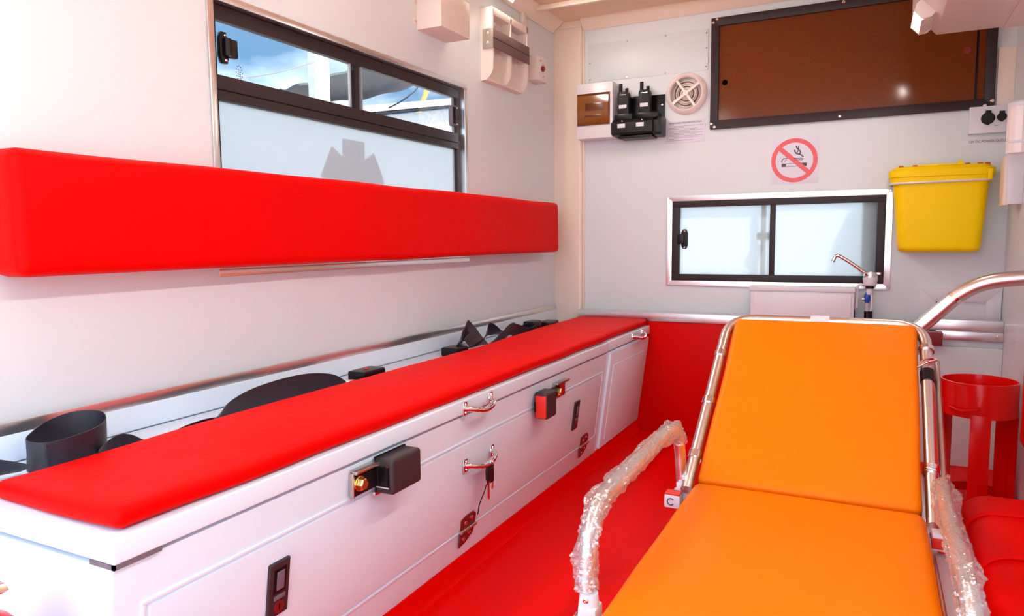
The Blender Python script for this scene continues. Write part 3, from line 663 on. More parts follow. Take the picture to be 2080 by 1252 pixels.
MB().tube([(0.388, 0.475, 0.448), (0.418, 0.470, 0.446), (0.433, 0.468, 0.430), (0.428, 0.462, 0.408), (0.41, 0.452, 0.390), (0.405, 0.45, 0.30), (0.405, 0.45, 0.12)], 0.0045, n=10).build('hose', 'red_metal', fe)
# ================================================================== STRETCHER
S = empty('ambulance_stretcher', (1.287, 1.3, 0.0), label='orange padded ambulance stretcher with raised backrest and wrapped armrests', cat='stretcher')
SX0, SX1, SZ, FY = 1.045, 1.528, 0.320, 1.690
TX0, TX1 = SX0 - 0.018, SX1 + 0.016
# seat mattress
pad(SX0, SX1, 0.30, FY, SZ - 0.062, SZ, 0.022, nx=14, ny=40, nz=3, wob=0.003, seed=21).build('seat_mattress', 'orange_vinyl', S, smooth=80)
# backrest mattress built flat and rotated about the fold
TOPY, TOPZ = 2.207, 0.664
ang = math.atan2(TOPZ - SZ, TOPY - FY); BL = math.hypot(TOPZ - SZ, TOPY - FY)
MR = Matrix.Translation((0, FY, SZ)) @ Matrix.Rotation(ang, 4, 'X')
def rot_build(b, name, m, par, smooth=35, label=None):
    bmesh.ops.transform(b.bm, matrix=MR, verts=b.bm.verts); return b.build(name, m, par, smooth=smooth, label=label)
back = rot_build(pad(SX0 + 0.004, SX1 - 0.004, 0.003, BL, -0.060, 0.0, 0.018, nx=14, ny=24, nz=3, wob=0.003, seed=25), 'back_mattress', 'orange_vinyl', S, 80)
# backrest tube frame
RT = 0.0145
path = arc_path([(TX0, -0.015, -0.022), (TX0, BL + 0.018, -0.022), (TX1, BL + 0.018, -0.022), (TX1, -0.015, -0.022)], 0.085, 8)
bf = rot_build(MB().tube(path, RT, n=16, smooth=0), 'back_frame', 'alu_tube', S)
for d in (0.08, 0.27, 0.46):
    rot_build(MB().tube([(TX0, d, -0.022), (TX0, d + 0.022, -0.022)], RT + 0.003, n=16, smooth=0), 'clamp_ring', 'chrome', bf)
rot_build(MB().tube([((TX0 + TX1) / 2 - 0.03, BL + 0.018, -0.022), ((TX0 + TX1) / 2 + 0.02, BL + 0.018, -0.022)], RT + 0.003, n=16, smooth=0), 'clamp_ring', 'plastic_white', bf)
rot_build(MB().tube([(TX1, BL - 0.09, -0.022), (TX1, BL - 0.075, -0.022)], RT + 0.004, n=16, smooth=0), 'clamp_ring', 'chrome', bf)
rot_build(MB().tube([(TX1, BL - 0.205, -0.022), (TX1, BL - 0.165, -0.022)], RT + 0.002, n=16, smooth=0), 'grip_band', 'black_smooth', bf)
hk = rot_build(MB().tube([(TX1 - 0.022, BL - 0.160, -0.012), (TX1 + 0.002, BL - 0.150, -0.002), (TX1 + 0.020, BL - 0.132, -0.010), (TX1 + 0.016, BL - 0.122, -0.014), (TX1 - 0.004, BL - 0.138, -0.004), (TX1 - 0.020, BL - 0.152, -0.012)], 0.003, n=8), 'wire_clip', 'chrome', bf)
rot_build(MB().tube([(TX1 + 0.024, 0.10, -0.03), (TX1 + 0.024, BL - 0.10, -0.045)], 0.008, n=12, smooth=0), 'gas_strut', 'steel', S)
sp = [(TX1 + 0.010 * math.cos(a), 0.02 + 0.004 * a / (2 * PI) , -0.022 + 0.017 * math.sin(a)) for a in [i * PI / 5 for i in range(60)]]
rot_build(MB().tube([(TX1 + 0.0165 * math.cos(a), 0.12 + 0.0042 * a / (2 * PI), -0.022 + 0.0165 * math.sin(a)) for a in [i * PI / 6 for i in range(72)]], 0.0016, n=6, smooth=1), 'spring', 'chrome', bf)
# main bed frame rails, legs, castors
b = MB()
for x in (TX0 + 0.004, TX1 - 0.002):
    b.tube([(x, 0.25, SZ - 0.075), (x, 2.18, SZ - 0.075)], 0.014, n=14, smooth=0)
for y in (0.30, 1.0, 1.68, 2.15): b.tube([(TX0, y, SZ - 0.075), (TX1, y, SZ - 0.075)], 0.010, n=10, smooth=0)
b.build('bed_frame', 'alu_tube', S)
for x in (TX0 + 0.03, TX1 - 0.03):
    for y, yb in ((0.45, 0.60), (2.05, 1.90)):
        l = MB().tube([(x, y, SZ - 0.075), (x, yb, 0.09)], 0.012, n=12, smooth=0).build('leg', 'alu_tube', S)
        MB().cyl((x - 0.014, yb, 0.05), (x + 0.014, yb, 0.05), 0.05, n=24).build('castor_wheel', 'black_plastic', l)
        MB().box(x - 0.02, x + 0.02, yb - 0.012, yb + 0.012, 0.05, 0.105, 0.003).build('castor_fork', 'steel', l)
# white side channel seen beside the seat
MB().box(TX1 - 0.002, TX1 + 0.020, 0.9, 1.62, SZ - 0.11, SZ - 0.055, 0.004).build('side_channel', 'plastic_white', S)
# wrapped armrests
def sleeve(path, r, seed, t0, t1):
    P = catmull(path, 16); n = len(P); P = P[int(n * t0):int(n * t1)]
    def rad(t, a, p):
        c, s = math.cos(a), math.sin(a)
        n1 = noise.noise(Vector((t * 20 + c * 0.8, c * 1.3 + seed, s * 1.3)))
        n2 = noise.noise(Vector((t * 55 + c * 2.5, c * 2.2 + seed, s * 2.2 + 3)))
        n3 = noise.noise(Vector((t * 9, c * 1.6 + seed + 7, s * 1.6)))
        return r * (1.12 + 0.55 * abs(n1) + 0.50 * abs(n2) + 1.6 * max(0.0, n3 - 0.22))
    return MB().tube(P, r, n=30, smooth=2, radf=rad, cap=False)
def arm(path, side, label, seed):
    ar = MB().tube(path, 0.0135, n=16, smooth=8).build('armrest', 'alu_tube', S, label=label)
    sleeve(path, 0.0135, seed, 0.05, 0.78).build('plastic_wrap', 'plastic_film', ar, smooth=14, label='crinkled clear plastic wrap')
    return ar
LPATH = [(1.008, 1.064, 0.300), (1.004, 1.072, 0.345), (1.002, 1.088, 0.405), (1.000, 1.135, 0.440), (1.000, 1.235, 0.450), (1.000, 1.38, 0.452), (1.000, 1.52, 0.455), (1.000, 1.625, 0.452), (1.002, 1.690, 0.430), (1.004, 1.712, 0.385), (1.006, 1.718, 0.335), (1.008, 1.722, 0.295)]
la = arm(LPATH, -1, 'left armrest tube in crinkled clear wrap', 2.0)
RPATH = [(1.552, 1.10, 0.300), (1.551, 1.11, 0.340), (1.550, 1.135, 0.382), (1.548, 1.19, 0.402), (1.548, 1.30, 0.402), (1.550, 1.45, 0.392), (1.553, 1.60, 0.386), (1.556, 1.70, 0.378), (1.556, 1.745, 0.350), (1.556, 1.755, 0.305)]
ra = arm(RPATH, 1, 'right armrest tube in crinkled clear wrap', 5.0)
for x, ys in ((1.012, (1.062, 1.722)), (1.552, (1.10, 1.752))):
    for y in ys:
        c = MB().box(x - 0.014, x + 0.018, y - 0.018, y + 0.018, SZ - 0.062, SZ - 0.018, 0.005).build('arm_clamp', 'plastic_white', S)
        MB().cyl((x - 0.016, y - 0.03, SZ - 0.045), (x - 0.016, y + 0.0, SZ - 0.045), 0.010, n=16).build('pivot_pin', 'chrome', c)
        MB().cyl((x, y, SZ - 0.025), (x, y, SZ + 0.002), 0.018, 0.015, n=18).build('socket', 'plastic_white', c)
        screw(c, (x, y - 0.016, SZ - 0.006), (0, -1, 0), 0.005)
tg = MB().box(0.978, 1.016, 1.668, 1.700, SZ - 0.070, SZ - 0.038, 0.003).build('release_block', 'plastic_white', S)
MB().box(0.979, 1.015, 1.669, 1.700, SZ - 0.038, SZ - 0.034, 0.001).build('red_cap', 'red_button', tg)
MB().tube([(0.994 + 0.008 * math.cos(a), 1.667, SZ - 0.054 + 0.008 * math.sin(a)) for a in [0.6 + i * (2 * PI - 1.2) / 11 for i in range(12)]], 0.0014, n=6, smooth=2).build('printed_mark', 'ink', tg)
tg2 = MB().box(1.535, 1.575, 1.60, 1.64, SZ - 0.045, SZ - 0.012, 0.003).build('release_block', 'plastic_white', S)
MB().box(1.535, 1.575, 1.598, 1.602, SZ - 0.040, SZ - 0.018, 0.001).build('red_cap', 'red_button', tg2)

# ================================================================== RIGHT SIDE
gr = empty('grab_rail', (1.57, 2.6, 0.0), label='bent stainless steel grab rail rising behind the stretcher to the right wall', cat='rail')
YR = 2.62
path = arc_path([(1.470, YR, 0.52), (1.690, YR, 0.755), (RW - 0.004, YR - 0.01, 0.775)], 0.10, 10)
MB().tube(path, 0.0235, n=20, smooth=0).build('tube', 'alu_tube', gr)
MB().tube([(1.640, YR, 0.7016), (1.648, YR, 0.7101)], 0.0252, n=20, smooth=0).build('joint_collar', 'chrome', gr)
MB().tube(arc_path([(1.478, YR, 0.5285), (1.462, YR, 0.50), (1.462, YR, 0.0)], 0.05, 6), 0.0235, n=20, smooth=0).build('leg', 'alu_tube', gr)
MB().cyl((1.462, YR, 0.0), (1.462, YR, 0.008), 0.045, n=24).build('floor_flange', 'chrome', gr)
MB().cyl((RW - 0.008, YR - 0.01, 0.775), (RW - 0.0005, YR - 0.01, 0.775), 0.045, n=24).build('wall_flange', 'chrome', gr)
# red cylinder stand: open ring on flat legs
cs = empty('cylinder_stand', (1.737, 2.755, 0.0), label='glossy red metal cylinder stand with open ring top on flat legs', cat='stand')
cxs, cys, rr = 1.737, 2.755, 0.110
MB().lathe([(rr - 0.005, 0.318), (rr, 0.318), (rr, 0.424), (rr - 0.001, 0.428), (rr - 0.005, 0.428), (rr - 0.006, 0.424), (rr - 0.006, 0.318)], (cxs, cys, 0), n=48).build('ring', 'red_metal', cs)
MB().lathe([(0, 0.372), (rr - 0.007, 0.372), (rr - 0.007, 0.376), (0, 0.376)], (cxs, cys, 0), n=40).build('tray', 'red_metal', cs)
for a in (-92, 18, 162, 40, 140):
    a = math.radians(a); M = Matrix.Translation((cxs, cys, 0)) @ Matrix.Rotation(a, 4, 'Z')
    l = MB().box(rr - 0.006, rr + 0.001, -0.028, 0.028, 0.0, 0.330, 0.002); bmesh.ops.transform(l.bm, matrix=M, verts=l.bm.verts); l.build('leg', 'red_metal', cs)
MB().lathe([(rr - 0.006, 0.02), (rr, 0.02), (rr, 0.05), (rr - 0.006, 0.05)], (cxs, cys, 0), n=40).build('lower_ring', 'red_metal', cs)
MB().tube([(cxs - 0.085, cys - 0.072, 0.345), (cxs - 0.062, cys - 0.115, 0.344), (cxs - 0.025, cys - 0.118, 0.348), (cxs - 0.01, cys - 0.107, 0.352)], 0.0055, n=10).build('side_lug', 'red_metal', cs)
# folding attendant seat on right wall
at = empty('attendant_seat', (1.73, 1.75, 0.0), label='glossy red padded attendant seat at the lower right corner', cat='seat')
pad(1.612, RW - 0.012, 1.42, 2.02, 0.10, 0.285, 0.06, nx=5, ny=14, nz=4, wob=0.006, seed=31).build('seat_cushion', 'red_vinyl', at, smooth=80)
for y in (1.60, 1.84): MB().tube([(1.607, y, 0.15), (1.612, y, 0.235), (1.64, y, 0.278), (1.70, y, 0.289), (1.83, y, 0.289)], 0.005, n=8).build('piping', 'red_vinyl', at)
MB().box(1.66, RW - 0.03, 1.55, 1.90, 0.0, 0.11, 0.01).build('pedestal', 'red_metal', at)
pad(1.792, RW - 0.002, 1.55, 2.40, 0.31, 0.735, 0.028, nx=3, ny=12, nz=8, wob=0.004, seed=37).build('seat_back', 'red_vinyl', at, smooth=80)
# overhead cabinet on the right
oc = empty('overhead_cabinet', (1.72, 1.4, 1.555), label='white overhead cabinet with slanted front at the upper right', cat='cabinet')
MB().prism([(1.572, 1.557), (RW, 1.557), (RW, CZ), (1.50, CZ), (1.50, 1.635)], 'y', RY, 2.80, 0.003).build('body', 'abs_cream', oc)
MB().box(1.755, RW - 0.002, RY, 2.798, 1.553, 1.559, 0.001).build('bottom_panel', 'abs_cream', oc)
# LED lamps: hexagonal end profile, lens facing in and down
def lamp(p0, ex, ez, y0, y1, label):
    # p0: mounting point (x,z); ex,ez: unit axes of the cross section (outward normal ex, along surface ez)
    ex = Vector(ex).normalized(); ez = Vector(ez).normalized()
    def Q(u, v): return (p0[0] + ex.x * u + ez.x * v, p0[1] + ex.y * u + ez.y * v)
    r = empty('led_lamp', (p0[0], (y0 + y1) / 2, p0[1]), label=label, cat='lamp', group='strip lamps along the ceiling sides')
    prof = [(0, -0.030), (0.018, -0.030), (0.036, -0.016), (0.036, 0.016), (0.018, 0.030), (0, 0.030)]
    MB().prism([Q(u, v) for u, v in prof], 'y', y0, y0 + 0.012, 0.001).build('end_cap', 'abs_cream', r)
    e = MB().prism([Q(u, v) for u, v in prof], 'y', y1 - 0.012, y1, 0.001).build('end_cap', 'abs_cream', r)
    MB().prism([Q(u, v) for u, v in [(0, -0.028), (0.016, -0.028), (0.016, 0.028), (0, 0.028)]], 'y', y0 + 0.012, y1 - 0.012).build('housing', 'abs_cream', r)
    MB().prism([Q(u, v) for u, v in [(0.0165, -0.026), (0.033, -0.014), (0.033, 0.014), (0.0165, 0.026)]], 'y', y0 + 0.013, y1 - 0.013).build('diffuser', 'led_light', r)
    for q in (-1, 1):
        MB().prism([Q(u, v * q) for u, v in [(0.0, 0.0275), (0.017, 0.0275), (0.0385, 0.0185), (0.0385, 0.0155), (0.0165, 0.0255), (0.0, 0.0255)]], 'y', y0 + 0.012, y1 - 0.012).build('lens_shade', 'abs_cream', r)  # opaque shade added to keep the diffuser's light off the nearby wall
    return r
s2 = 0.7071
lamp((0.034, CZ - 0.026), (0.80, -0.60), (0.60, 0.80), 2.22, 2.74, 'white strip lamp in the left ceiling cove above the glove holder')
lamp((0.034, CZ - 0.026), (0.80, -0.60), (0.60, 0.80), 1.15, 1.67, 'added unseen strip lamp in the left ceiling cove above the side window')  # out-of-view lamp added to raise the interior light
lamp((0.255, CZ - 0.001), (0.0, -1.0), (1.0, 0.0), 0.05, 0.50, 'white strip lamp on the ceiling near the rear door')
for y0, y1, lb in ((2.58, 2.785, 'white strip lamp on the overhead cabinet edge in front of the dark panel'), (1.15, 1.67, 'added unseen strip lamp on the overhead cabinet above the attendant seat'), (0.10, 0.62, 'added unseen strip lamp on the overhead cabinet beside the rear door')):  # only the lamp by the dark panel is visible; others are added light
    lamp((1.536, 1.596), (-0.735, -0.678), (0.678, -0.735), y0, y1, lb)
# ================================================================== LEFT WALL FITTINGS
jb = empty('junction_box', (0.05, 2.19, 1.612), label='plain white box screwed high on the left wall above the window', cat='box')
MB().box(0.0, 0.100, 2.100, 2.288, 1.612, 1.735, 0.002).build('cover', 'abs_cream', jb)
for z in (1.640, 1.705):
    f = MB().cyl((0.0, 2.093, z), (0.004, 2.093, z), 0.012, n=18).build('lug', 'abs_cream', jb); screw(f, (0.004, 2.090, z), (1, 0, 0), 0.004)
gh = empty('glove_holder', (0.03, 2.70, 1.527), label='white two-bay glove holder with brown elastic band on the left wall', cat='holder')
gz0, gz1 = 1.527, 1.806
side = [(0, gz0), (0.008, gz0 + 0.001)] + [(0.010 + 0.046 * math.sin(a), gz0 + 0.052 - 0.050 * math.cos(a)) for a in [i * PI / 16 for i in range(1, 9)]] + [(0.056, gz1 - 0.003), (0.053, gz1), (0, gz1)]
for y in (2.545, 2.700, 2.856): MB().prism(side, 'y', y, y + 0.010).build('divider', 'abs_cream', gh)
MB().box(0.0005, 0.010, 2.546, 2.865, gz0 + 0.001, gz1 - 0.001).build('back_plate', 'abs_cream', gh)
MB().box(0.0, 0.056, 2.546, 2.865, 1.776, gz1 - 0.001, 0.002).build('top_rail', 'abs_cream', gh)
MB().box(0.0, 0.030, 2.546, 2.865, gz0 + 0.002, gz0 + 0.010, 0.001).build('bottom_rail', 'abs_cream', gh)
bd = MB().box(0.055, 0.061, 2.540, 2.870, 1.650, 1.722, 0.002).build('elastic_band', 'band_brown', gh)
MB().box(0.0605, 0.0618, 2.540, 2.870, 1.684, 1.687).build('band_seam', 'black_plastic', bd)
for y0, y1 in ((2.538, 2.542), (2.868, 2.872)):
    br = MB().box(0.014, 0.060, y0, y1, 1.648, 1.722, 0.001).build('bracket', 'steel', gh)
    for z in (1.668, 1.704): screw(br, (0.036, 2.538 if y0 < 2.6 else 2.872, z), (0, -1 if y0 < 2.6 else 1, 0), 0.006)
for y in (2.60, 2.76): MB().tube([(0.02, y, 1.76), (0.034, y + 0.012, 1.742), (0.034, y + 0.012, 1.72), (0.022, y, 1.70)], 0.0025, n=8).build('spring_clip', 'plastic_white', gh)
cd_ = MB().box(0.0, 0.020, 2.900, 2.925, 1.715, CZ - 0.045, 0.003).build('conduit', 'abs_cream', label='slim white cable conduit beside the glove holder', cat='conduit')
bz = empty('call_button_box', (0.03, 3.02, 1.612), label='small white box with round dark push button near the corner', cat='button box')
MB().box(0.0, 0.052, 2.965, 3.072, 1.608, 1.716, 0.004).build('case', 'abs_cream', bz)
MB().lathe([(0.034, 0), (0.034, 0.002), (0.028, 0.004), (0.020, 0.003), (0.020, 0.001), (0, 0.001)], (0.052, 3.020, 1.663), (1, 0, 0)).build('bezel', 'plastic_white', bz)
b = MB()
for k in range(8):
    a = 2 * PI * k / 8 + 0.2
    if k % 2 == 0: b.tube([(0.0525, 3.020 + 0.031 * math.cos(a + q * .12), 1.663 + 0.037 * math.sin(a + q * .12)) for q in range(5)], 0.0013, n=5, smooth=2)
b.build('printed_ring', 'ink', bz)
MB().lathe([(0.012, 0), (0.012, 0.008), (0.009, 0.011), (0, 0.011)], (0.053, 3.020, 1.663), (1, 0, 0)).build('push_button', 'dark_red', bz, label='dark red push button')

# ================================================================== FRONT WALL FITTINGS
ap = empty('access_cover', (0.45, D, 1.64), label='thin white screwed cover plate left of the dark panel', cat='cover')
MB().box(0.168, 0.731, D - 0.003, D, 1.640, 1.818, 0.001).build('plate', 'wall_white', ap)
for x, z in ((0.178, 1.655), (0.178, 1.73), (0.36, 1.812), (0.36, 1.647), (0.54, 1.812), (0.54, 1.647), (0.722, 1.655), (0.722, 1.735), (0.722, 1.80)): screw(ap, (x, D - 0.003, z), (0, -1, 0), 0.004)
# breaker box
db = empty('breaker_box', (0.233, D, 1.365), label='white breaker box with smoked amber door', cat='breaker box')
MB().prism([(0.146, 1.366), (0.322, 1.366), (0.322, 1.619), (0.146, 1.619)], 'y', 3.205, D, 0.004).build('case', 'plastic_white', db)
dr = MB().prism([(3.2055, 1.430), (3.196, 1.440), (3.190, 1.48), (3.188, 1.50), (3.190, 1.53), (3.196, 1.560), (3.2055, 1.568)], 'x', 0.154, 0.306).build('smoked_door', 'amber_pane', db, label='smoked amber curved door')
b = MB(); b.box(0.152, 0.308, 3.200, 3.206, 1.566, 1.571); b.box(0.152, 0.308, 3.200, 3.206, 1.426, 1.431); b.box(0.304, 0.309, 3.198, 3.206, 1.426, 1.571); b.box(0.151, 0.156, 3.198, 3.206, 1.426, 1.571); b.build('door_rim', 'amber_dark', dr)
MB().box(0.195, 0.283, 3.1875, 3.192, 1.490, 1.525, 0.001).build('breaker_row', 'amber_dark', dr)
MB().box(0.190, 0.272, 3.191, 3.195, 1.462, 1.472, 0.001).build('label_strip', 'amber_dark', dr)
MB().lathe([(0.028, 0.0), (0.028, 0.0012), (0.026, 0.0012), (0.026, 0)], (0.232, 3.205, 1.424), (0, -1, 0)).build('finger_recess', 'plastic_white', db)
# radio charger and radios
ch = empty('radio_charger', (0.433, D, 1.365), label='black twin radio charging dock on the wall', cat='charger')
MB().prism([(3.30, 1.368), (3.205, 1.372), (3.195, 1.380), (3.195, 1.425), (3.215, 1.440), (3.30, 1.440)], 'x', 0.318, 0.512, 0.002).build('dock', 'black_plastic', ch)
MB().prism([(3.30, 1.362), (3.215, 1.362), (3.200, 1.372), (3.200, 1.425), (3.23, 1.446), (3.30, 1.446)], 'x', 0.5125, 0.546, 0.003).build('side_arm', 'black_smooth', ch)
MB().box(0.348, 0.505, 3.215, D, 1.356, 1.368, 0.002).build('foot', 'black_smooth', ch)
for x0 in (0.327, 0.436): MB().box(x0, x0 + 0.085, 3.215, 3.285, 1.440, 1.468, 0.005).build('cradle', 'black_smooth', ch)
for x0, z1 in ((0.36, 1.555), (0.466, 1.553)):
    pl = MB().box(x0 + 0.012, x0 + 0.075, D - 0.010, D - 0.001, 1.44, z1, 0.003).build('back_bracket', 'black_smooth', ch)
    screw(pl, (x0 + 0.064, D - 0.010, 1.505), (0, -1, 0), 0.005)
for x0 in (0.349, 0.436): MB().box(x0, x0 + 0.036, 3.1938, 3.196, 1.402, 1.420, 0.0005).build('label_sticker', 'paper', ch)
for x in (0.370, 0.462): MB().cyl((x, 3.1935, 1.432), (x, 3.200, 1.432), 0.0025, n=8).build('charge_light', 'plastic_white', ch)
for k, x0 in enumerate((0.340, 0.439)):
    r = empty('handheld_radio', (x0 + 0.026, 3.245, 1.448), label='black handheld radio in the %s slot of the charger' % ('left' if k == 0 else 'right'), cat='radio', group='handheld radios in the charger')
    MB().prism([(x0, 1.448), (x0 + 0.054, 1.448), (x0 + 0.052, 1.555), (x0 + 0.047, 1.568), (x0 + 0.004, 1.568), (x0, 1.558)], 'y', 3.218, 3.258, 0.004).build('body', 'black_plastic', r)
    MB().tube([(x0 + 0.009, 3.240, 1.565), (x0 + 0.009, 3.240, 1.606)], 0.0085, n=12, smooth=0).build('antenna', 'black_smooth', r)
    MB().cyl((x0 + 0.038, 3.240, 1.566), (x0 + 0.038, 3.240, 1.584), 0.0075, n=14).build('knob', 'black_smooth', r)
    for i in range(5): MB().box(x0 + 0.010, x0 + 0.046, 3.2165, 3.219, 1.520 + i * 0.007, 1.523 + i * 0.007).build('grille_bar', 'black_smooth', r)
    MB().box(x0 + 0.012, x0 + 0.042, 3.2160, 3.2185, 1.552, 1.5545).build('nameplate', 'chrome', r)
    MB().box(x0 + 0.008, x0 + 0.044, 3.2162, 3.2182, 1.492, 1.508, 0.0004).build('label_sticker', 'paper', r)
# round extractor fan
fn = empty('extractor_fan', (0.638, D, 1.457), label='round clear plastic extractor fan with cross bars on the front wall', cat='fan')
fc = (0.638, D, 1.545)
MB().lathe([(0.090, 0.0), (0.092, 0.006), (0.086, 0.020), (0.076, 0.028), (0.070, 0.022), (0.068, 0.004)], fc, (0, -1, 0), 48).build('outer_ring', 'vent_plastic', fn)
MB().lathe([(0.066, 0.004), (0.064, 0.018), (0.060, 0.018), (0.058, 0.004)], fc, (0, -1, 0), 48).build('inner_ring', 'acrylic', fn)
MB().lathe([(0.0, 0.0012), (0.062, 0.0012), (0.062, 0.0005), (0, 0.0005)], fc, (0, -1, 0), 32).build('backing', 'trim_white', fn)
for r_ in (0.020, 0.030, 0.040, 0.050):
    MB().lathe([(r_, 0.001), (r_ + 0.0005, 0.010), (r_ + 0.003, 0.010), (r_ + 0.0035, 0.001)], fc, (0, -1, 0), 36).build('louvre_ring', 'fan_dark' if r_ in (0.030, 0.050) else 'trim_white', fn)
for a in (35, 125, 215, 305):
    a = math.radians(a); d = Vector((math.cos(a), 0, math.sin(a)))
    b = MB().box(0.0, 0.076, -0.022, -0.014, -0.006, 0.006, 0.002); bmesh.ops.transform(b.bm, matrix=Matrix.Translation(fc) @ Matrix.Rotation(-a, 4, 'Y'), verts=b.bm.verts); b.build('cross_bar', 'vent_plastic', fn)
    p = Vector(fc) + d * 0.083; screw(fn, (p.x, D - 0.018, p.z), (0, -1, 0), 0.004, 'steel')
MB().cyl((0.638, D - 0.026, 1.545), (0.638, D - 0.002, 1.545), 0.012, n=16).build('hub', 'vent_plastic', fn)
# instruction sheet
ps = empty('instruction_sheet', (0.632, D, 1.33), label='printed radio instruction sheet under the extractor fan', cat='paper sheet')
MB().box(0.541, 0.722, D - 0.0016, D, 1.330, 1.432, 0.0003).build('sheet', 'paper', ps)
text_mesh('TWO WAY RADIO OPERATING INSTRUCTIONS', 0.011, (0.632, D - 0.0022, 1.4185), FACE_FRONT, 'ink', ps, 'heading', 0.150)
for i, w in enumerate((0.165, 0.078, 0.138, 0.166, 0.132, 0.160, 0.130, 0.162, 0.150, 0.036, 0.120)):
    MB().box(0.550, 0.550 + w, D - 0.0021, D - 0.0016, 1.4035 - i * 0.0063, 1.4053 - i * 0.0063).build('text_line', 'ink_grey', ps)
# dark panel
tv = empty('smoked_cabinet_panel', (1.273, D, 1.378), label='wide smoked dark brown panel in a black screwed frame', cat='panel')
TX, TXX, TZ, TZZ = 0.746, 1.800, 1.378, 1.853
for q in ([(TX, TZZ), (TXX, TZZ), (TXX - 0.034, TZZ - 0.036), (TX + 0.034, TZZ - 0.036)], [(TX, TZ), (TX + 0.034, TZ + 0.036), (TXX - 0.034, TZ + 0.036), (TXX, TZ)], [(TX, TZ), (TX, TZZ), (TX + 0.034, TZZ - 0.036), (TX + 0.034, TZ + 0.036)], [(TXX, TZ), (TXX - 0.034, TZ + 0.036), (TXX - 0.034, TZZ - 0.036), (TXX, TZZ)]):
    MB().prism(q, 'y', D - 0.020, D, 0.002).build('frame_bar', 'black_frame', tv)
pn = MB().box(TX + 0.03, TXX - 0.03, D - 0.007, D - 0.003, TZ + 0.03, TZZ - 0.03).build('smoked_pane', 'smoked_pane', tv)
MB().cyl((0.806, D - 0.0085, 1.576), (0.806, D - 0.006, 1.576), 0.012, n=20).build('hole_shade_disc', 'hole_shade', pn)  # solid black disc stands in for the dark of a hole
MB().box(1.735, 1.742, D - 0.010, D - 0.006, TZ + 0.036, TZZ - 0.036).build('divider_strip', 'black_smooth', pn)
MB().lathe([(0.0, 0.0012), (0.013, 0.001), (0.014, 0)], (1.706, D - 0.007, 1.602), (0, -1, 0), 20).build('round_sticker', 'dark_red', pn)
for x, z in ((TX + 0.008, TZZ - 0.020), (TX + 0.024, TZZ - 0.008), (TX + 0.006, TZ + 0.022), (TX + 0.020, TZ + 0.008), (1.27, TZ + 0.012), (1.27, TZZ - 0.010), (TXX - 0.008, TZ + 0.026), (TXX - 0.030, TZ + 0.010), (TXX - 0.010, TZZ - 0.02)): screw(tv, (x, D - 0.020, z), (0, -1, 0), 0.0065)
# no smoking sign
ns = empty('no_smoking_sign', (1.098, D, 1.128), label='no smoking sticker with red ring above the small window', cat='sign')
MB().box(1.004, 1.194, D - 0.0012, D, 1.126, 1.322, 0.0003).build('sheet', 'paper', ns)
nc = Vector((1.098, D - 0.0012, 1.224)); RO, RI = 0.0925, 0.0745
b = bmesh.new(); A = []
for i in range(64):
    a = 2 * PI * i / 64; A.append([b.verts.new((nc.x + r * math.cos(a), nc.y - y, nc.z + r * math.sin(a))) for r, y in ((RO, 0), (RO, 0.0004), (RI, 0.0004), (RI, 0))])
for i in range(64):
    for k in range(4): b.faces.new((A[i][k], A[i][(k + 1) % 4], A[(i + 1) % 64][(k + 1) % 4], A[(i + 1) % 64][k]))
bmesh.ops.recalc_face_normals(b, faces=b.faces); MB().merge(b).build('red_ring', 'sign_red', ns)
b = MB().box(-0.078, 0.078, -0.0007, 0.0, -0.0095, 0.0095); bmesh.ops.transform(b.bm, matrix=Matrix.Translation(nc) @ Matrix.Rotation(math.radians(42), 4, 'Y'), verts=b.bm.verts); b.build('diagonal_bar', 'sign_red', ns)
cg = MB(); Yc = nc.y
cg.box(nc.x - 0.050, nc.x - 0.032, Yc - 0.0004, Yc, nc.z - 0.026, nc.z - 0.012); cg.box(nc.x - 0.032, nc.x + 0.030, Yc - 0.0004, Yc, nc.z - 0.0135, nc.z - 0.012); cg.box(nc.x - 0.032, nc.x + 0.030, Yc - 0.0004, Yc, nc.z - 0.026, nc.z - 0.0245)
cg.box(nc.x + 0.030, nc.x + 0.050, Yc - 0.0004, Yc, nc.z - 0.026, nc.z - 0.012); cg.build('cigarette', 'ink', ns)
sm = MB()
def curl(pts, r): sm.tube([(nc.x + x, Yc - 0.0002, nc.z + z) for x, z in pts], r, n=5, smooth=5)
curl([(-0.048, -0.008), (-0.050, 0.000), (-0.044, 0.008), (-0.036, 0.010), (-0.026, 0.012)], 0.0016); curl([(-0.038, -0.004), (-0.032, 0.004), (-0.028, 0.008)], 0.001)
curl([(0.000, 0.010), (0.015, 0.008), (0.030, 0.008), (0.032, 0.002), (0.020, 0.001), (0.006, 0.002)], 0.0012)
curl([(0.000, 0.044), (0.004, 0.032), (0.014, 0.026), (0.026, 0.022), (0.036, 0.012)], 0.0026); curl([(0.006, 0.060), (0.010, 0.050), (0.018, 0.042), (0.024, 0.034), (0.020, 0.024)], 0.0026); curl([(0.016, 0.060), (0.016, 0.048), (0.012, 0.036), (0.006, 0.026)], 0.0018)
sm.build('smoke_curls', 'ink', ns)
